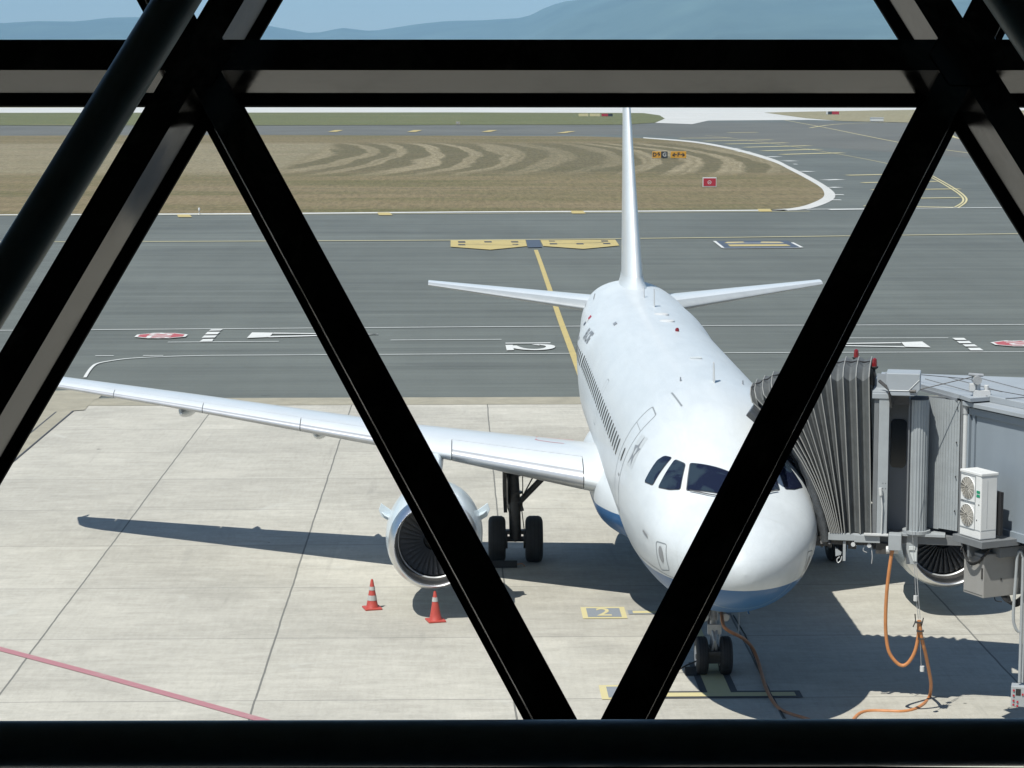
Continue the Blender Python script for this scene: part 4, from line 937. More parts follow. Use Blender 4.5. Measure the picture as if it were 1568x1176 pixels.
# padded bumper that follows the fuselage side
b=MB(); pts=[]
for (px,py) in ((1158,628),(1180,645),(1203,668),(1219,690),(1235,722),(1249,762),(1259,800),(1264,830)):
    p=onplane(px,py,P0+E2*.02,E2); pts.append(p)
pts=resamp(pts,4)
rows=[]
for i,p in enumerate(pts):
    d=(pts[min(i+1,len(pts)-1)]-pts[max(i-1,0)]).normalized(); nn=E2.cross(d).normalized()
    rows.append([p+nn*((.115+.012*math.sin(i*2.1))*math.cos(a))+E2*(.22+.24*math.sin(a)) for a in [2*math.pi*k/14 for k in range(14)]])
b.grid(rows,True); b.poly(rows[0]); b.poly(rows[-1]); b.build('bumper_pad',M_PAD,BR,smooth=True,sharp=60)
b=MB(); rows=[]
for i,p in enumerate(pts):
    d=(pts[min(i+1,len(pts)-1)]-pts[max(i-1,0)]).normalized(); nn=E2.cross(d).normalized(); q=p+E2*.55-nn*.0
    rows.append([q-nn*.05,q+nn*.22,q+nn*.22+E2*2.7,q-nn*.05+E2*2.7])
b.grid(rows,True); b.build('inner_seal',M_DARK,BR)
# overhanging brim at the top of the bumper
b=MB(); c0=onplane(1146,622,P0+E2*.4,E2); 
b.obox(c0+E1*.27-Z_*.10,Vector((.75,-.17,-.64)).normalized(),E2,Vector((.62,-.14,.77)).normalized(),.22,1.2,.06); b.build('canopy_brim',M_PAD,BR,bevel=.02)
# floor frame and machinery beneath
b=MB(); bbox(b,.03,.97,.0,.12,3.38,3.51); bbox(b,.52,1.0,-.03,.0,3.36,3.50); b.build('floor_beam',M_BGRL,BR,bevel=.006)
b=MB(); bbox(b,.0,2.6,.13,3.3,3.34,3.5); b.build('cab_floor',M_BGRD,BR)
b=MB(); bbox(b,.02,1.2,.15,.5,3.27,3.35); bbox(b,.92,1.22,.05,.4,3.14,3.34); bbox(b,-.22,.05,.1,.45,3.24,3.42); bbox(b,-.42,-.2,.2,.4,3.26,3.36); bbox(b,.4,.55,.12,.3,3.2,3.34)
for s_ in (.5,.88,.05,-.1): b.tube([B(s_,.05,3.32),B(s_,.3,3.2)],.035,8)
b.build('under_floor_gear',M_DKM,BR)
b=MB()
for s_,z in ((.5,3.31),(.8,3.30)): b.tube([B(s_,.0,z),B(s_,.14,z)],.042,10)
bbox(b,-.38,-.24,.05,.1,3.08,3.16); bbox(b,-.40,-.36,.05,.1,3.26,3.40)
b.build('work_lamp',M_WHITE,BR)
b=MB(); bbox(b,.31,.36,.04,.1,2.98,3.36); b.build('hanging_bracket',M_BGRL,BR)
b=MB(); b.prism([B(.16,.1,3.22),B(.28,.1,3.13),B(.27,.1,3.08),B(.17,.1,3.05)],E2*.04); b.build('triangular_plate',M_BGRL,BR)
b=MB(); b.tube(resamp([B(.29,.08,3.06),B(.27,.06,2.98),B(.22,.05,2.94),B(.20,.06,3.0),B(.25,.07,3.05)],4),.012,6); b.tube(resamp([B(.72,.05,3.3),B(.69,.03,3.2),B(.76,.03,3.16)],4),.01,5); b.tube(resamp([B(.83,.05,3.3),B(.86,.03,3.1),B(.85,.03,2.95)],4),.01,5); b.build('loose_cable',M_GRM,BR)
b=MB(); bbox(b,1.16,1.40,-.18,.10,3.26,3.56); b.build('hinge_block',M_BGRL,BR,bevel=.01)
# cab walls
b=MB(); bbox(b,.84,.93,.03,3.3,3.5,6.17); b.build('cab_side_frame',M_BGRD,BR,bevel=.01)
b=MB(); bbox(b,.93,1.12,.0,.10,3.5,6.14); b.build('cab_pillar',M_BGRL,BR,bevel=.008)
b=MB(); bbox(b,.84,1.0,.10,.16,3.5,6.16); b.build('cab_wall',M_BGRY,BR)
def spx(px,y,t_): return (onplane(px,y,P0+E2*t_,E2)-P0).dot(E1)
sw0,sw1=spx(1363.5,680,.6),spx(1388,680,.6); zw0,zw1=onplane(1375,716,P0+E2*.6,E2).z,onplane(1375,642,P0+E2*.6,E2).z
b=MB(); bbox(b,1.0,1.6,.62,1.2,3.5,6.12); w0=b.build('window_bay',M_BGRY,BR,bevel=.01)
q=rounded([B(sw0,.6,zw0),B(sw1,.6,zw0),B(sw1,.6,zw1),B(sw0,.6,zw1)],.1,5)
b=MB(); b.prism(q,E2*.02); b.build('side_window',mat('dark_window_glass',(.008,.01,.012),.1),w0)
b=MB(); bbox(b,1.475,1.50,.06,.62,3.5,6.1); b.build('edge_strip',M_BGRD,w0)
b=MB(); bbox(b,1.08,1.115,.10,.62,3.5,6.12); b.build('bay_cheek',M_BGRY,w0)
b=MB(); bbox(b,1.115,1.475,.0,.62,6.05,6.12); b.build('bay_head',M_BGRY,w0)
b=MB(); b.tube([B(1.02,-.04,3.52),B(1.03,-.05,4.05),B(1.0,-.05,4.30)],.014,8); b.tube([B(1.0,-.05,4.28),B(.985,-.05,4.42)],.035,8); bbox(b,.70,1.15,-.09,.02,3.51,3.54); b.build('grab_handle',M_WHITE,BR)
b=MB(); 
for s_,z in ((1.03,4.50),(1.08,4.50),(1.03,4.40),(1.08,4.40)): b.tube([B(s_,-.004,z),B(s_,.01,z)],.008,6)
b.build('rivet',M_DARK,BR)
# roof of the cab, beacon stand, overhead box
b=MB(); bbox(b,.80,1.16,.0,1.6,6.16,6.24); bbox(b,.80,1.12,-.02,.03,6.10,6.20); b.build('cab_roof',M_ROOF,BR,bevel=.008)
b=MB(); bbox(b,.86,1.16,.5,.54,6.24,6.5); bbox(b,.82,.98,.8,1.5,6.24,6.36); bbox(b,1.0,1.2,.9,1.0,6.24,6.48); b.build('roof_bracket',M_ROOF,BR)
b=MB(); tb=[]
b.prism([B(1.06,-.30,6.62),B(1.06,-.30,6.42),B(1.16,-.30,6.20),B(1.58,-.30,6.20),B(1.68,-.30,6.32),B(1.68,-.30,6.62)],E2*.62)
b.build('overhead_box',M_ROOF,BR,bevel=.015)
b=MB(); b.tube([B(1.12,-.304,6.30),B(1.47,-.304,6.30),B(1.66,-.304,6.50)],.009,5); b.build('lid_edge',M_WHITE,BR)
b=MB(); b.tube([B(.92,.1,6.42),B(1.1,-.1,6.3),B(1.2,-.2,6.22)],.03,6); b.tube([B(1.12,-.2,6.25),B(1.16,-.05,5.95)],.03,6); bbox(b,1.13,1.48,-.02,.12,6.0,6.25); b.build('box_bracket',M_DKM,BR)
# beacons
def beacon(label,px,py,t_):
    p=onplane(px,py,P0+E2*t_,E2); t=thing('warning_beacon',label,'warning light',tuple(p),'red beacons on the bridge roof')
    b=MB(); b.tube([Vector((p.x,p.y,p.z-.42)),Vector((p.x,p.y,p.z-.02))],.022,8); b.build('stem',M_DKM,t)
    b=MB(); b.revolve([(-.05,.02),(-.02,.065),(0,.075),(.015,.075),(.015,.045)],p,Z_,20); b.build('base',M_DKM,t,smooth=True)
    b=MB(); b.revolve([(.015,.052),(.08,.05),(.15,.042),(.17,.02),(.175,0)],p,Z_,20); b.build('lamp_dome',M_RLT,t,smooth=True)
beacon('red beacon standing just behind the top of the folding canopy, left one of the pair',1311,548,1.6); beacon('red beacon on a stem beside the grey overhead box, nearer one of the pair',1339,562,.75)
# rotunda: rolling shutter barrel and slatted curtain
b=MB(); ns=26; rows=[]
pr=[]
for k in range(ns+1):
    a=R(200-220*k/ns); rr=.19-(.012 if k%2 else 0); pr.append((1.66+rr*math.cos(a)*1.0,.22-rr*math.sin(a) if False else .22-.19*0-rr*math.sin(a)))
for (s_,t_) in pr: rows.append([B(s_,t_,3.60),B(s_,t_,6.08)])
b.grid(rows); b.build('shutter_barrel',M_ALU,BR)
b=MB(); b.tube([B(1.66,.24,3.54),B(1.66,.24,3.60)],.26,28); bbox(b,1.4,2.2,.05,.5,3.50,3.545); b.build('barrel_foot',M_BGRL,BR)
def slats(name,s0,s1,t0,t1,z0,z1,n,m):
    b=MB()
    for k in range(n):
        f0=k/n;f1=(k+.94)/n; s_a=s0+(s1-s0)*f0;s_b=s0+(s1-s0)*f1;t_a=t0+(t1-t0)*f0;t_b=t0+(t1-t0)*f1
        pts=[B(s_a,t_a,z0),B(s_b,t_b,z0),B(s_b,t_b,z1),B(s_a,t_a,z1)]; b.prism(pts,E2*.03)
    return b.build(name,m,BR)
slats('shutter_curtain',1.84,2.07,.48,.34,3.6,6.08,7,M_ALU); slats('shutter_curtain',2.07,2.42,.34,.10,3.62,6.08,7,M_ALU)
b=MB(); bbox(b,1.5,2.5,.5,.56,3.5,6.1); b.build('rotunda_wall',M_BGRD,BR)
b=MB()
for z in (4.0,4.65,5.3,5.95): b.tube([B(2.36,.09,z),B(2.36,.14,z)],.012,6)
b.build('rivet',M_DARK,BR)
b=MB(); bbox(b,2.43,2.47,.0,.2,3.6,6.1); b.build('curtain_rail',M_BGRD,BR)
b=MB(); b.tube([B(2.52,.0,3.6),B(2.52,.0,5.86)],.045,14); bb_=b.build('corner_pipe',M_WHITE,BR,smooth=True)
b=MB(); b.tube([B(2.52,.0,5.86),B(2.52,.0,6.1)],.055,14); b.build('pipe_sleeve',M_GRM,bb_,smooth=True)
# rotunda roof
rz=6.13
q=[G(1392,589,rz),G(1467,609.5,rz),G(1486,616,rz)]
TD=Vector((.40,-.917,0)).normalized(); TN=Vector((.917,.40,0)).normalized()   # tunnel heading, tunnel cross direction
T0=Vector((4.22,1.60,0))
far=[T0+TN*2.9+TD*0.2, T0+TN*2.6-TD*1.6, B(1.3,3.1,0), B(.85,3.2,0), B(.85,1.5,0)]
b=MB(); b.prism([Vector((p.x,p.y,rz)) for p in q+far],(0,0,.07)); b.build('rotunda_roof',M_ROOF,BR)
b=MB()
for i in range(3):
    a=q[0]+(q[1]-q[0])*(.1); o=TN*(.45+.55*i)-TD*.1
    b.tube([Vector((q[0].x,q[0].y,rz+.075))+o,Vector((q[2].x,q[2].y,rz+.075))+o],.012,5)
b.build('roof_seam',M_BGRD,BR)
b=MB(); e=(q[1]-q[0]); b.prism([Vector((q[0].x,q[0].y,rz-.05)),Vector((q[1].x,q[1].y,rz-.05)),Vector((q[1].x,q[1].y,rz+.0)),Vector((q[0].x,q[0].y,rz+.0))],Vector((-.03,-.03,0))); b.build('roof_gutter',M_BGRY,BR)
# tunnel
def T(l,w,z): return T0+TD*l+TN*w+Z_*z
def tbox(b,l0,l1,w0,w1,z0,z1): return b.obox(T((l0+l1)/2,(w0+w1)/2,(z0+z1)/2),TD,TN,Z_,(l1-l0)/2,(w1-w0)/2,(z1-z0)/2)
TL=33.
b=MB(); tbox(b,.0,TL,.03,2.7,3.84,5.98); b.build('tunnel_wall',M_BWAL,BR)
b=MB(); tbox(b,.0,.10,-.03,.03,3.84,5.98); tbox(b,.0,TL,-.03,.03,5.86,5.98); tbox(b,0,TL,-.03,.03,3.74,3.9); tbox(b,.2,.25,-.015,.03,3.9,5.86); b.build('tunnel_frame',M_BWAL,BR,bevel=.006)
b=MB(); tbox(b,.0,TL,-.12,2.85,6.02,6.10); tbox(b,.0,TL,.25,2.6,6.10,6.22); b.build('tunnel_roof',M_ROOF,BR,bevel=.01)
b=MB()
for i in range(9): tbox(b,.8+1.1*i,.83+1.1*i,.25,2.6,6.22,6.235)
b.build('roof_seam',M_BGRD,BR)
b=MB(); tbox(b,-.5,TL,.2,2.5,3.5,3.74); b.build('tunnel_floor',M_BGRD,BR)
# pulley post and cable on the roof
pp=onplane(1503,605,T0,E2)
b=MB(); b.tube([Vector((pp.x-.07,pp.y,6.1)),Vector((pp.x-.07,pp.y,6.45))],.045,10); b.tube([Vector((pp.x+.09,pp.y,6.1)),Vector((pp.x+.09,pp.y,6.4))],.045,10); b.obox((pp.x,pp.y,6.2),X_,Y_,Z_,.16,.05,.11); b.obox((pp.x-.18,pp.y,6.36),X_,Y_,Z_,.05,.05,.07); b.build('pulley_post',M_WHITE,BR,bevel=.008)
b=MB(); b.tube([Vector((pp.x-.1,pp.y-.1,6.5)),Vector((pp.x-.1,pp.y+.1,6.5))],.08,16); b.tube([Vector((pp.x-.25,pp.y,6.6)),Vector((pp.x+.02,pp.y,6.58))],.03,8); b.build('pulley_wheel',M_GRM,BR)
b=MB(); cs=onplane(1397,599,P0-E2*.31,E2); b.tube([cs,Vector((pp.x-.15,pp.y,6.56))],.009,5); b.tube([Vector((pp.x-.1,pp.y,6.5)),Vector((cs.x+.5,cs.y+2,6.35))],.007,5); b.tube([Vector((pp.x+.1,pp.y,6.33)),T(3.,.6,6.3)],.007,5); b.tube([cs-E1*.05,cs+E1*.06],.03,6); b.build('roof_cable',M_DKM,BR)
# drop plate under the barrel with pull cords
b=MB(); a=onplane(1388,818,P0+E2*.15,E2); c=onplane(1405,864,P0+E2*.15,E2)
b.obox((a+c)/2,E1,E2,Z_,.105,.03,abs(a.z-c.z)/2); b.build('drop_plate',M_BGRL,BR,bevel=.006)
b=MB(); b.obox((a+c)/2-E2*.05+Z_*.03,E1,E2,Z_,.055,.03,.03); b.prism([(a+c)/2-E2*.035+E1*(-.06)+Z_*.0,(a+c)/2-E2*.035+E1*.09+Z_*.0,(a+c)/2-E2*.035+E1*.09-Z_*.22,(a+c)/2-E2*.035+E1*.03-Z_*.22],-E2*.02); b.build('roller_bracket',M_GRY,BR)
# drive column and wheels (beyond the right edge of the picture)
cb=T(9.,1.35,0)
b=MB()
for w in (-1.6,1.6):
    p=cb+TN*w; b.tube([Vector((p.x,p.y,1.2)),Vector((p.x,p.y,5.6))],.22,14)
b.obox(Vector((cb.x,cb.y,1.1)),TD,TN,Z_,.3,1.9,.2); b.obox(Vector((cb.x,cb.y,3.4)),TD,TN,Z_,.25,1.9,.15); b.build('drive_column',M_BGRL,BR)
for w in (-.7,.7):
    p=cb+TN*w; b=MB(); b.revolve([(-.2,.3),(-.2,.5),(-.1,.55),(.1,.55),(.2,.5),(.2,.3),(.2,.001),(-.2,.001),(-.2,.3)],(p.x,p.y,.55),TN,28); b.build('drive_wheel',M_TYR,BR,smooth=True,sharp=50)

# ------------------------------------------------------------------ outdoor air-conditioning unit on the tunnel wall
z0,z1=3.80,5.0
def aL(px): # length along the tunnel where the unit's outer face meets a pixel column
    p=onplane(px,780,T(0,-.72,0),TN); return (p-T0).dot(TD)
l0,l1=.86,1.48
AC=thing('air_conditioner','white two fan outdoor air conditioner mounted on the tunnel side','air conditioner',tuple(T(1.17,-.55,3.80)))
b=MB(); tbox(b,l0,l1,-.74,-.38,z0,z1); cs_=b.build('casing',M_BAR,AC,bevel=.02)
b=MB(); tbox(b,l0-.01,l1+.012,-.752,-.37,z1-.04,z1+.012); b.build('top_cover',M_BAR,AC,bevel=.01)
b=MB(); tbox(b,l0,l1+.004,-.746,-.744,z0+.165,z0+.172); tbox(b,l1,l1+.003,-.72,-.40,z0+.165,z0+.172); tbox(b,l1,l1+.003,-.60,-.597,z0+.2,z1-.12); b.build('panel_seam',M_SEAM,AC)
lm=l0+.23
for zc in (z0+.40,z0+.90):
    b=MB(); b.revolve([(0,.20),(.02,.215),(.03,.20)],T(lm,-.755,zc),TN,36); gr=b.build('fan_ring',M_BAR,AC,smooth=True)
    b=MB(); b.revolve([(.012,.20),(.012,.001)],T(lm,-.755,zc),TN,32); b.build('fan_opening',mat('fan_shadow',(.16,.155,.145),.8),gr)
    b=MB()
    for k in range(1,10):
        r_=.20*k/10; b.revolve([(0,r_),(0.003,r_+.006),(.006,r_)],T(lm,-.757,zc),TN,28)
    for k in range(16):
        a=math.pi*k/8; b.tube([T(lm,-.757,zc)+TD*math.cos(a)*.05+Z_*math.sin(a)*.05,T(lm,-.757,zc)+TD*math.cos(a)*.20+Z_*math.sin(a)*.20],.004,4)
    b.build('fan_grille',mat('grille_beige',(.45,.43,.38),.5),gr)
    b=MB(); 
    for (u0,u1,v0,v1) in ((lm-.21,lm+.22,zc+.235,zc+.242),(lm-.21,lm+.22,zc-.242,zc-.235),(lm+.222,lm+.229,zc-.24,zc+.24)): tbox(b,u0,u1,-.75,-.743,v0,v1)
    b.build('fan_panel_edge',M_SEAM,AC)
b=MB(); tbox(b,l0+.49,l0+.59,-.747,-.742,z1-.36,z1-.31); tbox(b,l0+.49,l0+.59,-.747,-.742,z1-.43,z1-.38); b.build('maker_label',M_GRN,AC)
b=MB(); tbox(b,l0+.55,l0+.58,-.748,-.742,z0+.63,z0+.645); tbox(b,l0+.05,l0+.12,-.748,-.742,z0+.64,z0+.655); tbox(b,l0+.5,l0+.52,-.748,-.742,z0+.34,z0+.36); b.build('small_plate',M_DKM,AC)
b=MB(); tbox(b,l0,l1+.05,-.34,-.28,z0+.05,z1-.35); b.build('rear_coil',M_DARK,AC)
SH=thing('support_shelf','dark grey steel shelf bracketed under the white air conditioner','shelf',tuple(T(1.2,-.4,3.5)))
b=MB(); tbox(b,l0-.12,l1+.14,-.80,.03,z0-.13,z0-.005); b.build('shelf_frame',M_BGRD,SH,bevel=.006)
b=MB(); tbox(b,l0-.1,l0-.04,-.5,.2,z0-.32,z0-.12); tbox(b,l0+.26,l0+.31,-.74,-.5,z0-.36,z0-.13); tbox(b,l0-.25,l0+.5,-.35,.1,z0-.3,z0-.14); tbox(b,l0+.3,l0+.7,-.35,.2,z0-.34,z0-.16); b.build('bracket',M_BGRD,SH)
b=MB()
for k in range(3):
    o=.03*k; b.tube(resamp([T(l0+.1,-.72+o,z0-.13),T(l0+.16,-.74+o,z0-.33-o),T(l0+.34,-.76+o,z0-.44-o),T(l0+.55,-.7+o,z0-.38),T(l0+.64,-.5,z0-.14)],6),.016,6)
b.tube(resamp([T(l0-.2,-.4,z0-.2),T(l0-.25,-.5,z0-.32),T(l0-.1,-.6,z0-.36),T(l0,-.6,z0-.2)],5),.014,6)
b.build('cable_loop',M_TYR,SH)
# electrical cabinet hanging below
CB=thing('electrical_cabinet','grey steel electrical cabinet hanging beneath the air conditioner shelf','cabinet',tuple(T(1.2,-.3,2.6)))
ca,cb_=.86,1.46; wa,wb=-.62,.22; za,zb=2.72,3.52
b=MB(); tbox(b,ca,cb_,wa,wb,za,zb); b.build('cabinet_body',mat('cabinet_grey',(.25,.245,.23),.5,noise=.08,nscale=2),CB,bevel=.012)
b=MB(); tbox(b,ca+.02,cb_-.02,wa-.006,wa,za+.04,za+.046); tbox(b,ca+.02,cb_-.02,wa-.006,wa,zb-.06,zb-.054); tbox(b,cb_-.06,cb_-.02,wa-.015,wa,za+.35,za+.55); tbox(b,cb_-.16,cb_-.12,wa-.01,wa,za+.62,za+.67); tbox(b,cb_,cb_+.01,wa+.37,wa+.4,za+.3,za+.34); tbox(b,ca+.1,ca+.3,-.2,.0,zb-.02,zb+.1); b.build('cabinet_fitting',M_DKM,CB)
b=MB()
for k in range(6):
    o=.035*k; b.tube(resamp([T(cb_-.05,-.2+o,za+.02),T(cb_+.02,-.12+o,za-.10-.02*k),T(cb_+.05,.05+o,za-.10-.01*k),T(cb_+.06,.25+o,za+.05),T(cb_+.04,.4,za+.3)],6),.013,6)
b.tube(resamp([T(cb_-.1,-.3,za),T(cb_-.05,-.3,za-.08),T(cb_,-.2,za-.1)],4),.01,6)
b.build('cable_bundle',M_TYR,CB)
# control pendant on a cable at the right edge
PL=T(1.2,-.9,0); px0=onplane(1556,850,Vector((5.,0.2,0)),Y_)
PD=thing('control_pendant','pale grey control box with buttons hanging on a conduit near the tunnel','control box',(px0.x,px0.y,1.0))
Xp=px0.x+.07; Yp=px0.y
pz=lambda y:onplane(1556,y,Vector((0,Yp,0)),Y_).z
b=MB(); pts=[Vector((Xp+.06,Yp,pz(1045))),Vector((Xp+.06,Yp,pz(870))),Vector((Xp+.05,Yp,pz(852))),Vector((Xp,Yp,pz(844))),Vector((Xp-.05,Yp,pz(852))),Vector((Xp-.06,Yp,pz(875))),Vector((Xp-.09,Yp,pz(940))),Vector((Xp-.05,Yp,pz(960))),Vector((Xp+.02,Yp,pz(968)))]
b.tube(resamp(pts,5),.028,10); b.tube([Vector((Xp+.115,Yp,pz(1045))),Vector((Xp+.115,Yp,pz(845)))],.022,8); b.build('conduit',M_BGRL,PD,smooth=True)
b=MB(); b.tube([Vector((Xp+.16,Yp+.02,pz(1045))),Vector((Xp+.16,Yp+.02,6.))],.03,8); b.build('steel_post',M_DKM,PD)
zc=(pz(1049)+pz(1080))/2; hz=(pz(1049)-pz(1080))/2
b=MB(); b.obox((Xp+.11,Yp,zc),Vector((.96,-.28,0)),Vector((.28,.96,0)),Z_,.19,.13,hz); cbx=b.build('control_box',M_BGRL,PD,bevel=.012)
b=MB(); fx=Vector((-.28*0+.96,-.28,0)); o=Vector((Xp+.11,Yp,zc))-Vector((.28,.96,0))*.133
for i,(u,v) in enumerate(((-.14,.12),(-.14,.02),(-.14,-.08),(-.14,-.16),(-.07,-.1),(-.07,-.18),(.02,.05),(.1,.05))): b.revolve([(0,.02),(-.015,.018),(-.015,0)],o+fx*u+Z_*v*hz/.2,Vector((.28,.96,0)),12)
b.build('button',M_RSG,cbx)
b=MB(); b.obox(o+fx*(-.06)+Z_*(.09*hz/.2),fx,Vector((.28,.96,0)),Z_,.045,.004,.06); b.build('display',M_DARK,cbx)

# ------------------------------------------------------------------ orange ground-power hose hanging from the bridge
Hn=P0+E2*-.02
def hp(x,y,t_=0): return onplane(x,y,P0+E2*t_,E2)
b=MB(); a=hp(1357,842);c=hp(1375,842); b.tube([a,c],.075,16); b.build('hose_roller',M_WHITE,BR,smooth=True)
pts=[hp(1367,838,-.08),hp(1362,870,-.08),hp(1358,905,-.05),hp(1356,945,0),hp(1357,975,.05),hp(1362,1000,.08),hp(1376,1017,.1),hp(1388,1017,.1),hp(1400,1000,.08),hp(1406,975,.05),hp(1407,950,0)]
H1=thing('power_hose','thick orange power hose looping down from the bridge onto the concrete','hose',(3.2,2.1,0))
b=MB(); b.tube(resamp(pts,6),.034,10); b.build('hanging_loop',M_ORG,H1,smooth=True)
g=[(1425,1058),(1423,1070),(1414,1081),(1400,1089),(1382,1092.5),(1360,1092),(1335,1091.5),(1320,1094),(1310,1101),(1303,1112)]
pts=[hp(1408,950,0),hp(1411,975,0),hp(1417,1000,.1),hp(1423,1030,.6),hp(1425.5,1048,1.0)]+[G(x,y)+Z_*.04 for x,y in g[1:]]
b=MB(); b.tube(resamp(pts,6),.034,10); b.build('lower_run',M_ORG,H1,smooth=True)
b=MB()
for x,y in ((1406,953),(1409,966),(1411,978)): b.obox(hp(x,y,-.03),E1,E2,Z_,.07,.04,.012)
b.tube([hp(1401,940,-.03),hp(1402,951,-.03),hp(1398,960,-.03)],.012,5); b.tube([hp(1414,946,-.03),hp(1411,958,-.03)],.012,5); b.build('hose_clamp',M_DKM,H1)
SC=thing('suspension_cord','thin twin cord with small white weights holding the orange hose','cord',(3.4,2.1,2.9))
b=MB(); b.tube([hp(1400,862,-.02),hp(1402,905,-.02),hp(1406,948,-.02)],.007,5); b.tube([hp(1403,862,-.02),hp(1406,910,-.02),hp(1409,948,-.02)],.007,5); b.tube([hp(1409,980,-.02),hp(1410.5,1020,-.02)],.005,5); b.tube([hp(1396,700,-.35),hp(1397,815,-.1),hp(1400,862,-.03)],.005,5); b.build('cord',M_GRM,SC)
for x,y in ((1402,916),(1412,1024)):
    p=hp(x,y,-.02); b=MB(); b.tube([p-Z_*.05,p+Z_*.05],.042,12); b.build('weight',M_WHITE,SC,smooth=True)
H2=thing('ground_cable','orange-brown cable running from the nose gear to the lower edge over shaded concrete','cable',(.5,4.6,0))
pts=[Vector((.10,5.0,1.3)),G(1108,958,1.15),G(1118,967,1.02),G(1130,973,.88),G(1141,980,.62),G(1152,992,.36),G(1160,1010,.12),G(1165,1030)+Z_*.04,G(1170,1048)+Z_*.04,G(1177,1066)+Z_*.04,G(1187,1082)+Z_*.04,G(1199,1092)+Z_*.04,G(1215,1098)+Z_*.04,G(1240,1106)+Z_*.04,G(1262,1120)+Z_*.04]
b=MB(); b.tube(resamp(pts,6),.036,10); b.build('cable_run',M_BRN,H2,smooth=True)
H3=thing('black_cord','thin black cord lying beside the orange-brown cable under the nose','cord',(.4,4.,0))
b=MB(); b.tube([G(1123,945)+Z_*.04,G(1141,975)+Z_*.04,G(1178,1062)+Z_*.04,G(1205,1108)+Z_*.04],.016,6); b.build('cord_run',M_TYR,H3)

# ------------------------------------------------------------------ glazed facade of the terminal, leaning outwards, seen from inside
nF=ray(884,1390).normalized(); D0=5.0; PF=CAMP+_fw*D0
def onF(x,y,off=0): return onplane(x,y,PF+nF*off,nF)
N1,N2_,N3=onF(297,84),onF(1481,84),onF(904,1207)
va=N2_-N1; vb=N3-N1
def node(i,j): return N1+va*i+vb*j
FW=thing('window_wall','black triangular lattice window wall framing the view of the apron','window wall',tuple(node(0,1)))
def member(p,q,nm,w=.074,d=.148):
    ax=(q-p).normalized(); sd=nF.cross(ax).normalized(); L=(q-p).length/2
    b=MB(); b.obox((p+q)/2+nF*d/2,ax,sd,nF,L,w/2,d/2); mb=b.build(nm,M_MUL,FW)
    b=MB(); b.obox((p+q)/2+nF*(d+.050),ax,sd,nF,L,w/2+.0155,.006); b.build('glazing_cap',M_CAP,mb)
I0,I1,J0,J1=-1,2,-1,2
def has(i,j):
    return J0<=j<=J1 and -2-j*.5-.01<=i<=3-j*.5+.01
for j in range(J0,J1+1):
    for i in range(-4,6):
        if not has(i,j): continue
        if has(i+1,j): member(node(i,j),node(i+1,j),'mullion',.095 if j==1 else .074)
        if has(i,j+1): member(node(i,j),node(i,j+1),'mullion')
        if has(i-1,j+1): member(node(i,j),node(i-1,j+1),'mullion')
        P=node(i,j); b=MB(); b.revolve([(-.002,.001),(-.002,.088),(.175,.088),(.175,.001)],P,nF,6); b.build('lattice_node',M_MUL,FW,bevel=.004)
        for tri in (((i,j),(i+1,j),(i,j+1)),((i+1,j),(i+1,j+1),(i,j+1))):
            if all(has(*t_) for t_ in tri):
                b=MB(); b.poly([node(*t_)+nF*.158 for t_ in tri]); b.build('glass_pane',M_GLS,FW)
# round steel tubes of the truss in front of the glazing
def rtube(name,label,a,c,r=.0462,off=-.33):
    b=MB(); p=onF(*a,off);q=onF(*c,off); b.tube([p,q],r,40); o=b.build(name,M_TUBE,None,smooth=True,sharp=60); return tag(o,label,'steel tube','round tubes of the inner truss')
rtube('steel_tube','dark round tube slanting across the upper left corner in front of the lattice',(905,-1030),(-430,1137))
rtube('steel_tube','dark round tube slanting through the upper right corner in front of the lattice',(855,-1030),(2310,1137))
rtube('steel_tube','dark horizontal round tube running along the whole lower edge of the view',(-1500,1143),(3100,1133))
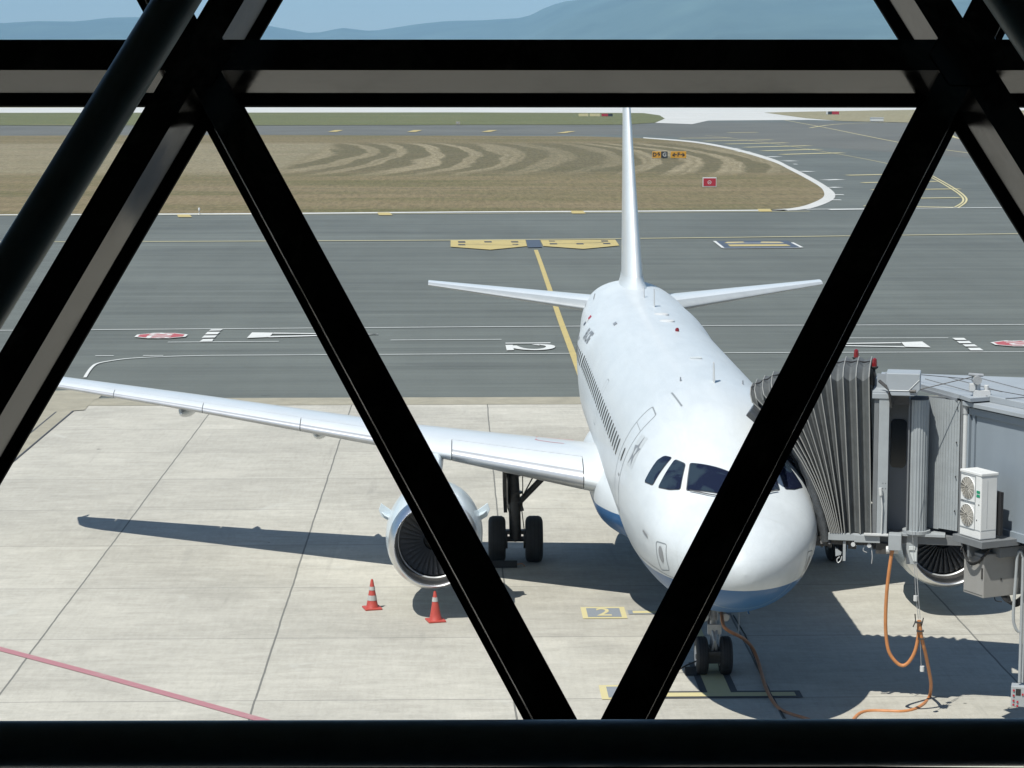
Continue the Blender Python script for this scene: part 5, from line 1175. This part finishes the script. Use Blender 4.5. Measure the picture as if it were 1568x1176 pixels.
# the hall behind: floor, ceiling and walls, so that the frames stand in the dark
HL=thing('terminal_hall','dark interior of the terminal hall around the viewer','hall',(-5,-42,0))
zf,zc_=10.25,13.9
def fy(z,x=0): # facade plane Y at height z and x
    return PF.y-(nF.z*(z-PF.z)+nF.x*(x-PF.x))/nF.y
x0,x1=-10.2,.4
b=MB(); b.box(-40,40,-55,-41,zf-.3,zf); b.box(-40,40,-41,fy(zf-.3)+.15,zf-.3,zf); b.build('floor',M_HALL,HL)
b=MB(); b.box(-40,40,-55,fy(zc_)+.4,zc_,zc_+.3); b.build('ceiling',M_HALL,HL)
b=MB(); b.box(-40,40,-55.3,-55,zf,zc_+.3); b.build('back_wall',M_HALL,HL)
b=MB()
for xa,xb in ((-9.0,-8.7),(-1.5,-1.2)):
    b.prism([(xa,-55,zf),(xa,fy(zf,xa)+.1,zf),(xa,fy(zc_,xa)+.1,zc_),(xa,-55,zc_)],(xb-xa,0,0))
b.build('side_wall',M_HALL,HL)
b=MB(); b.box(-40,40,-55,fy(zf-.3)+.1,0,zf-.3); b.build('lower_storey',M_EXT,HL)
b=MB()
for xa,xb in ((-40,-8.7),(-1.5,40)):
    b.prism([(xa,fy(zf,(xa+xb)/2)+.02,zf),(xa,fy(zf,(xa+xb)/2)+.2,zf),(xa,fy(zc_,(xa+xb)/2)+.2,zc_),(xa,fy(zc_,(xa+xb)/2)+.02,zc_)],(xb-xa,0,0))
b.build('outer_wall',M_EXT,HL)

# ------------------------------------------------------------------ air: one box of thin even haze
HAZE=7.0e-5
b=MB(); b.box(-22000,22000,-400,22000,-6,1600); hz=b.build('haze',None) if False else None
me=bpy.data.meshes.new('haze'); bm=bmesh.new(); bmesh.ops.create_cube(bm,size=1); 
for v in bm.verts: v.co=Vector((v.co.x*44000,10800+v.co.y*22400,797+v.co.z*1606))
bm.to_mesh(me); bm.free(); hz=bpy.data.objects.new('haze',me); COL.objects.link(hz); hz['kind']='stuff'
m=bpy.data.materials.new('haze_air'); m.use_nodes=True; n=m.node_tree.nodes; l=m.node_tree.links; n.clear(); o=n.new('ShaderNodeOutputMaterial'); v=n.new('ShaderNodeVolumePrincipled')
v.inputs['Color'].default_value=(.40,.71,1,1); v.inputs['Density'].default_value=HAZE; v.inputs['Anisotropy'].default_value=-.25; l.new(v.outputs[0],o.inputs['Volume']); me.materials.append(m)
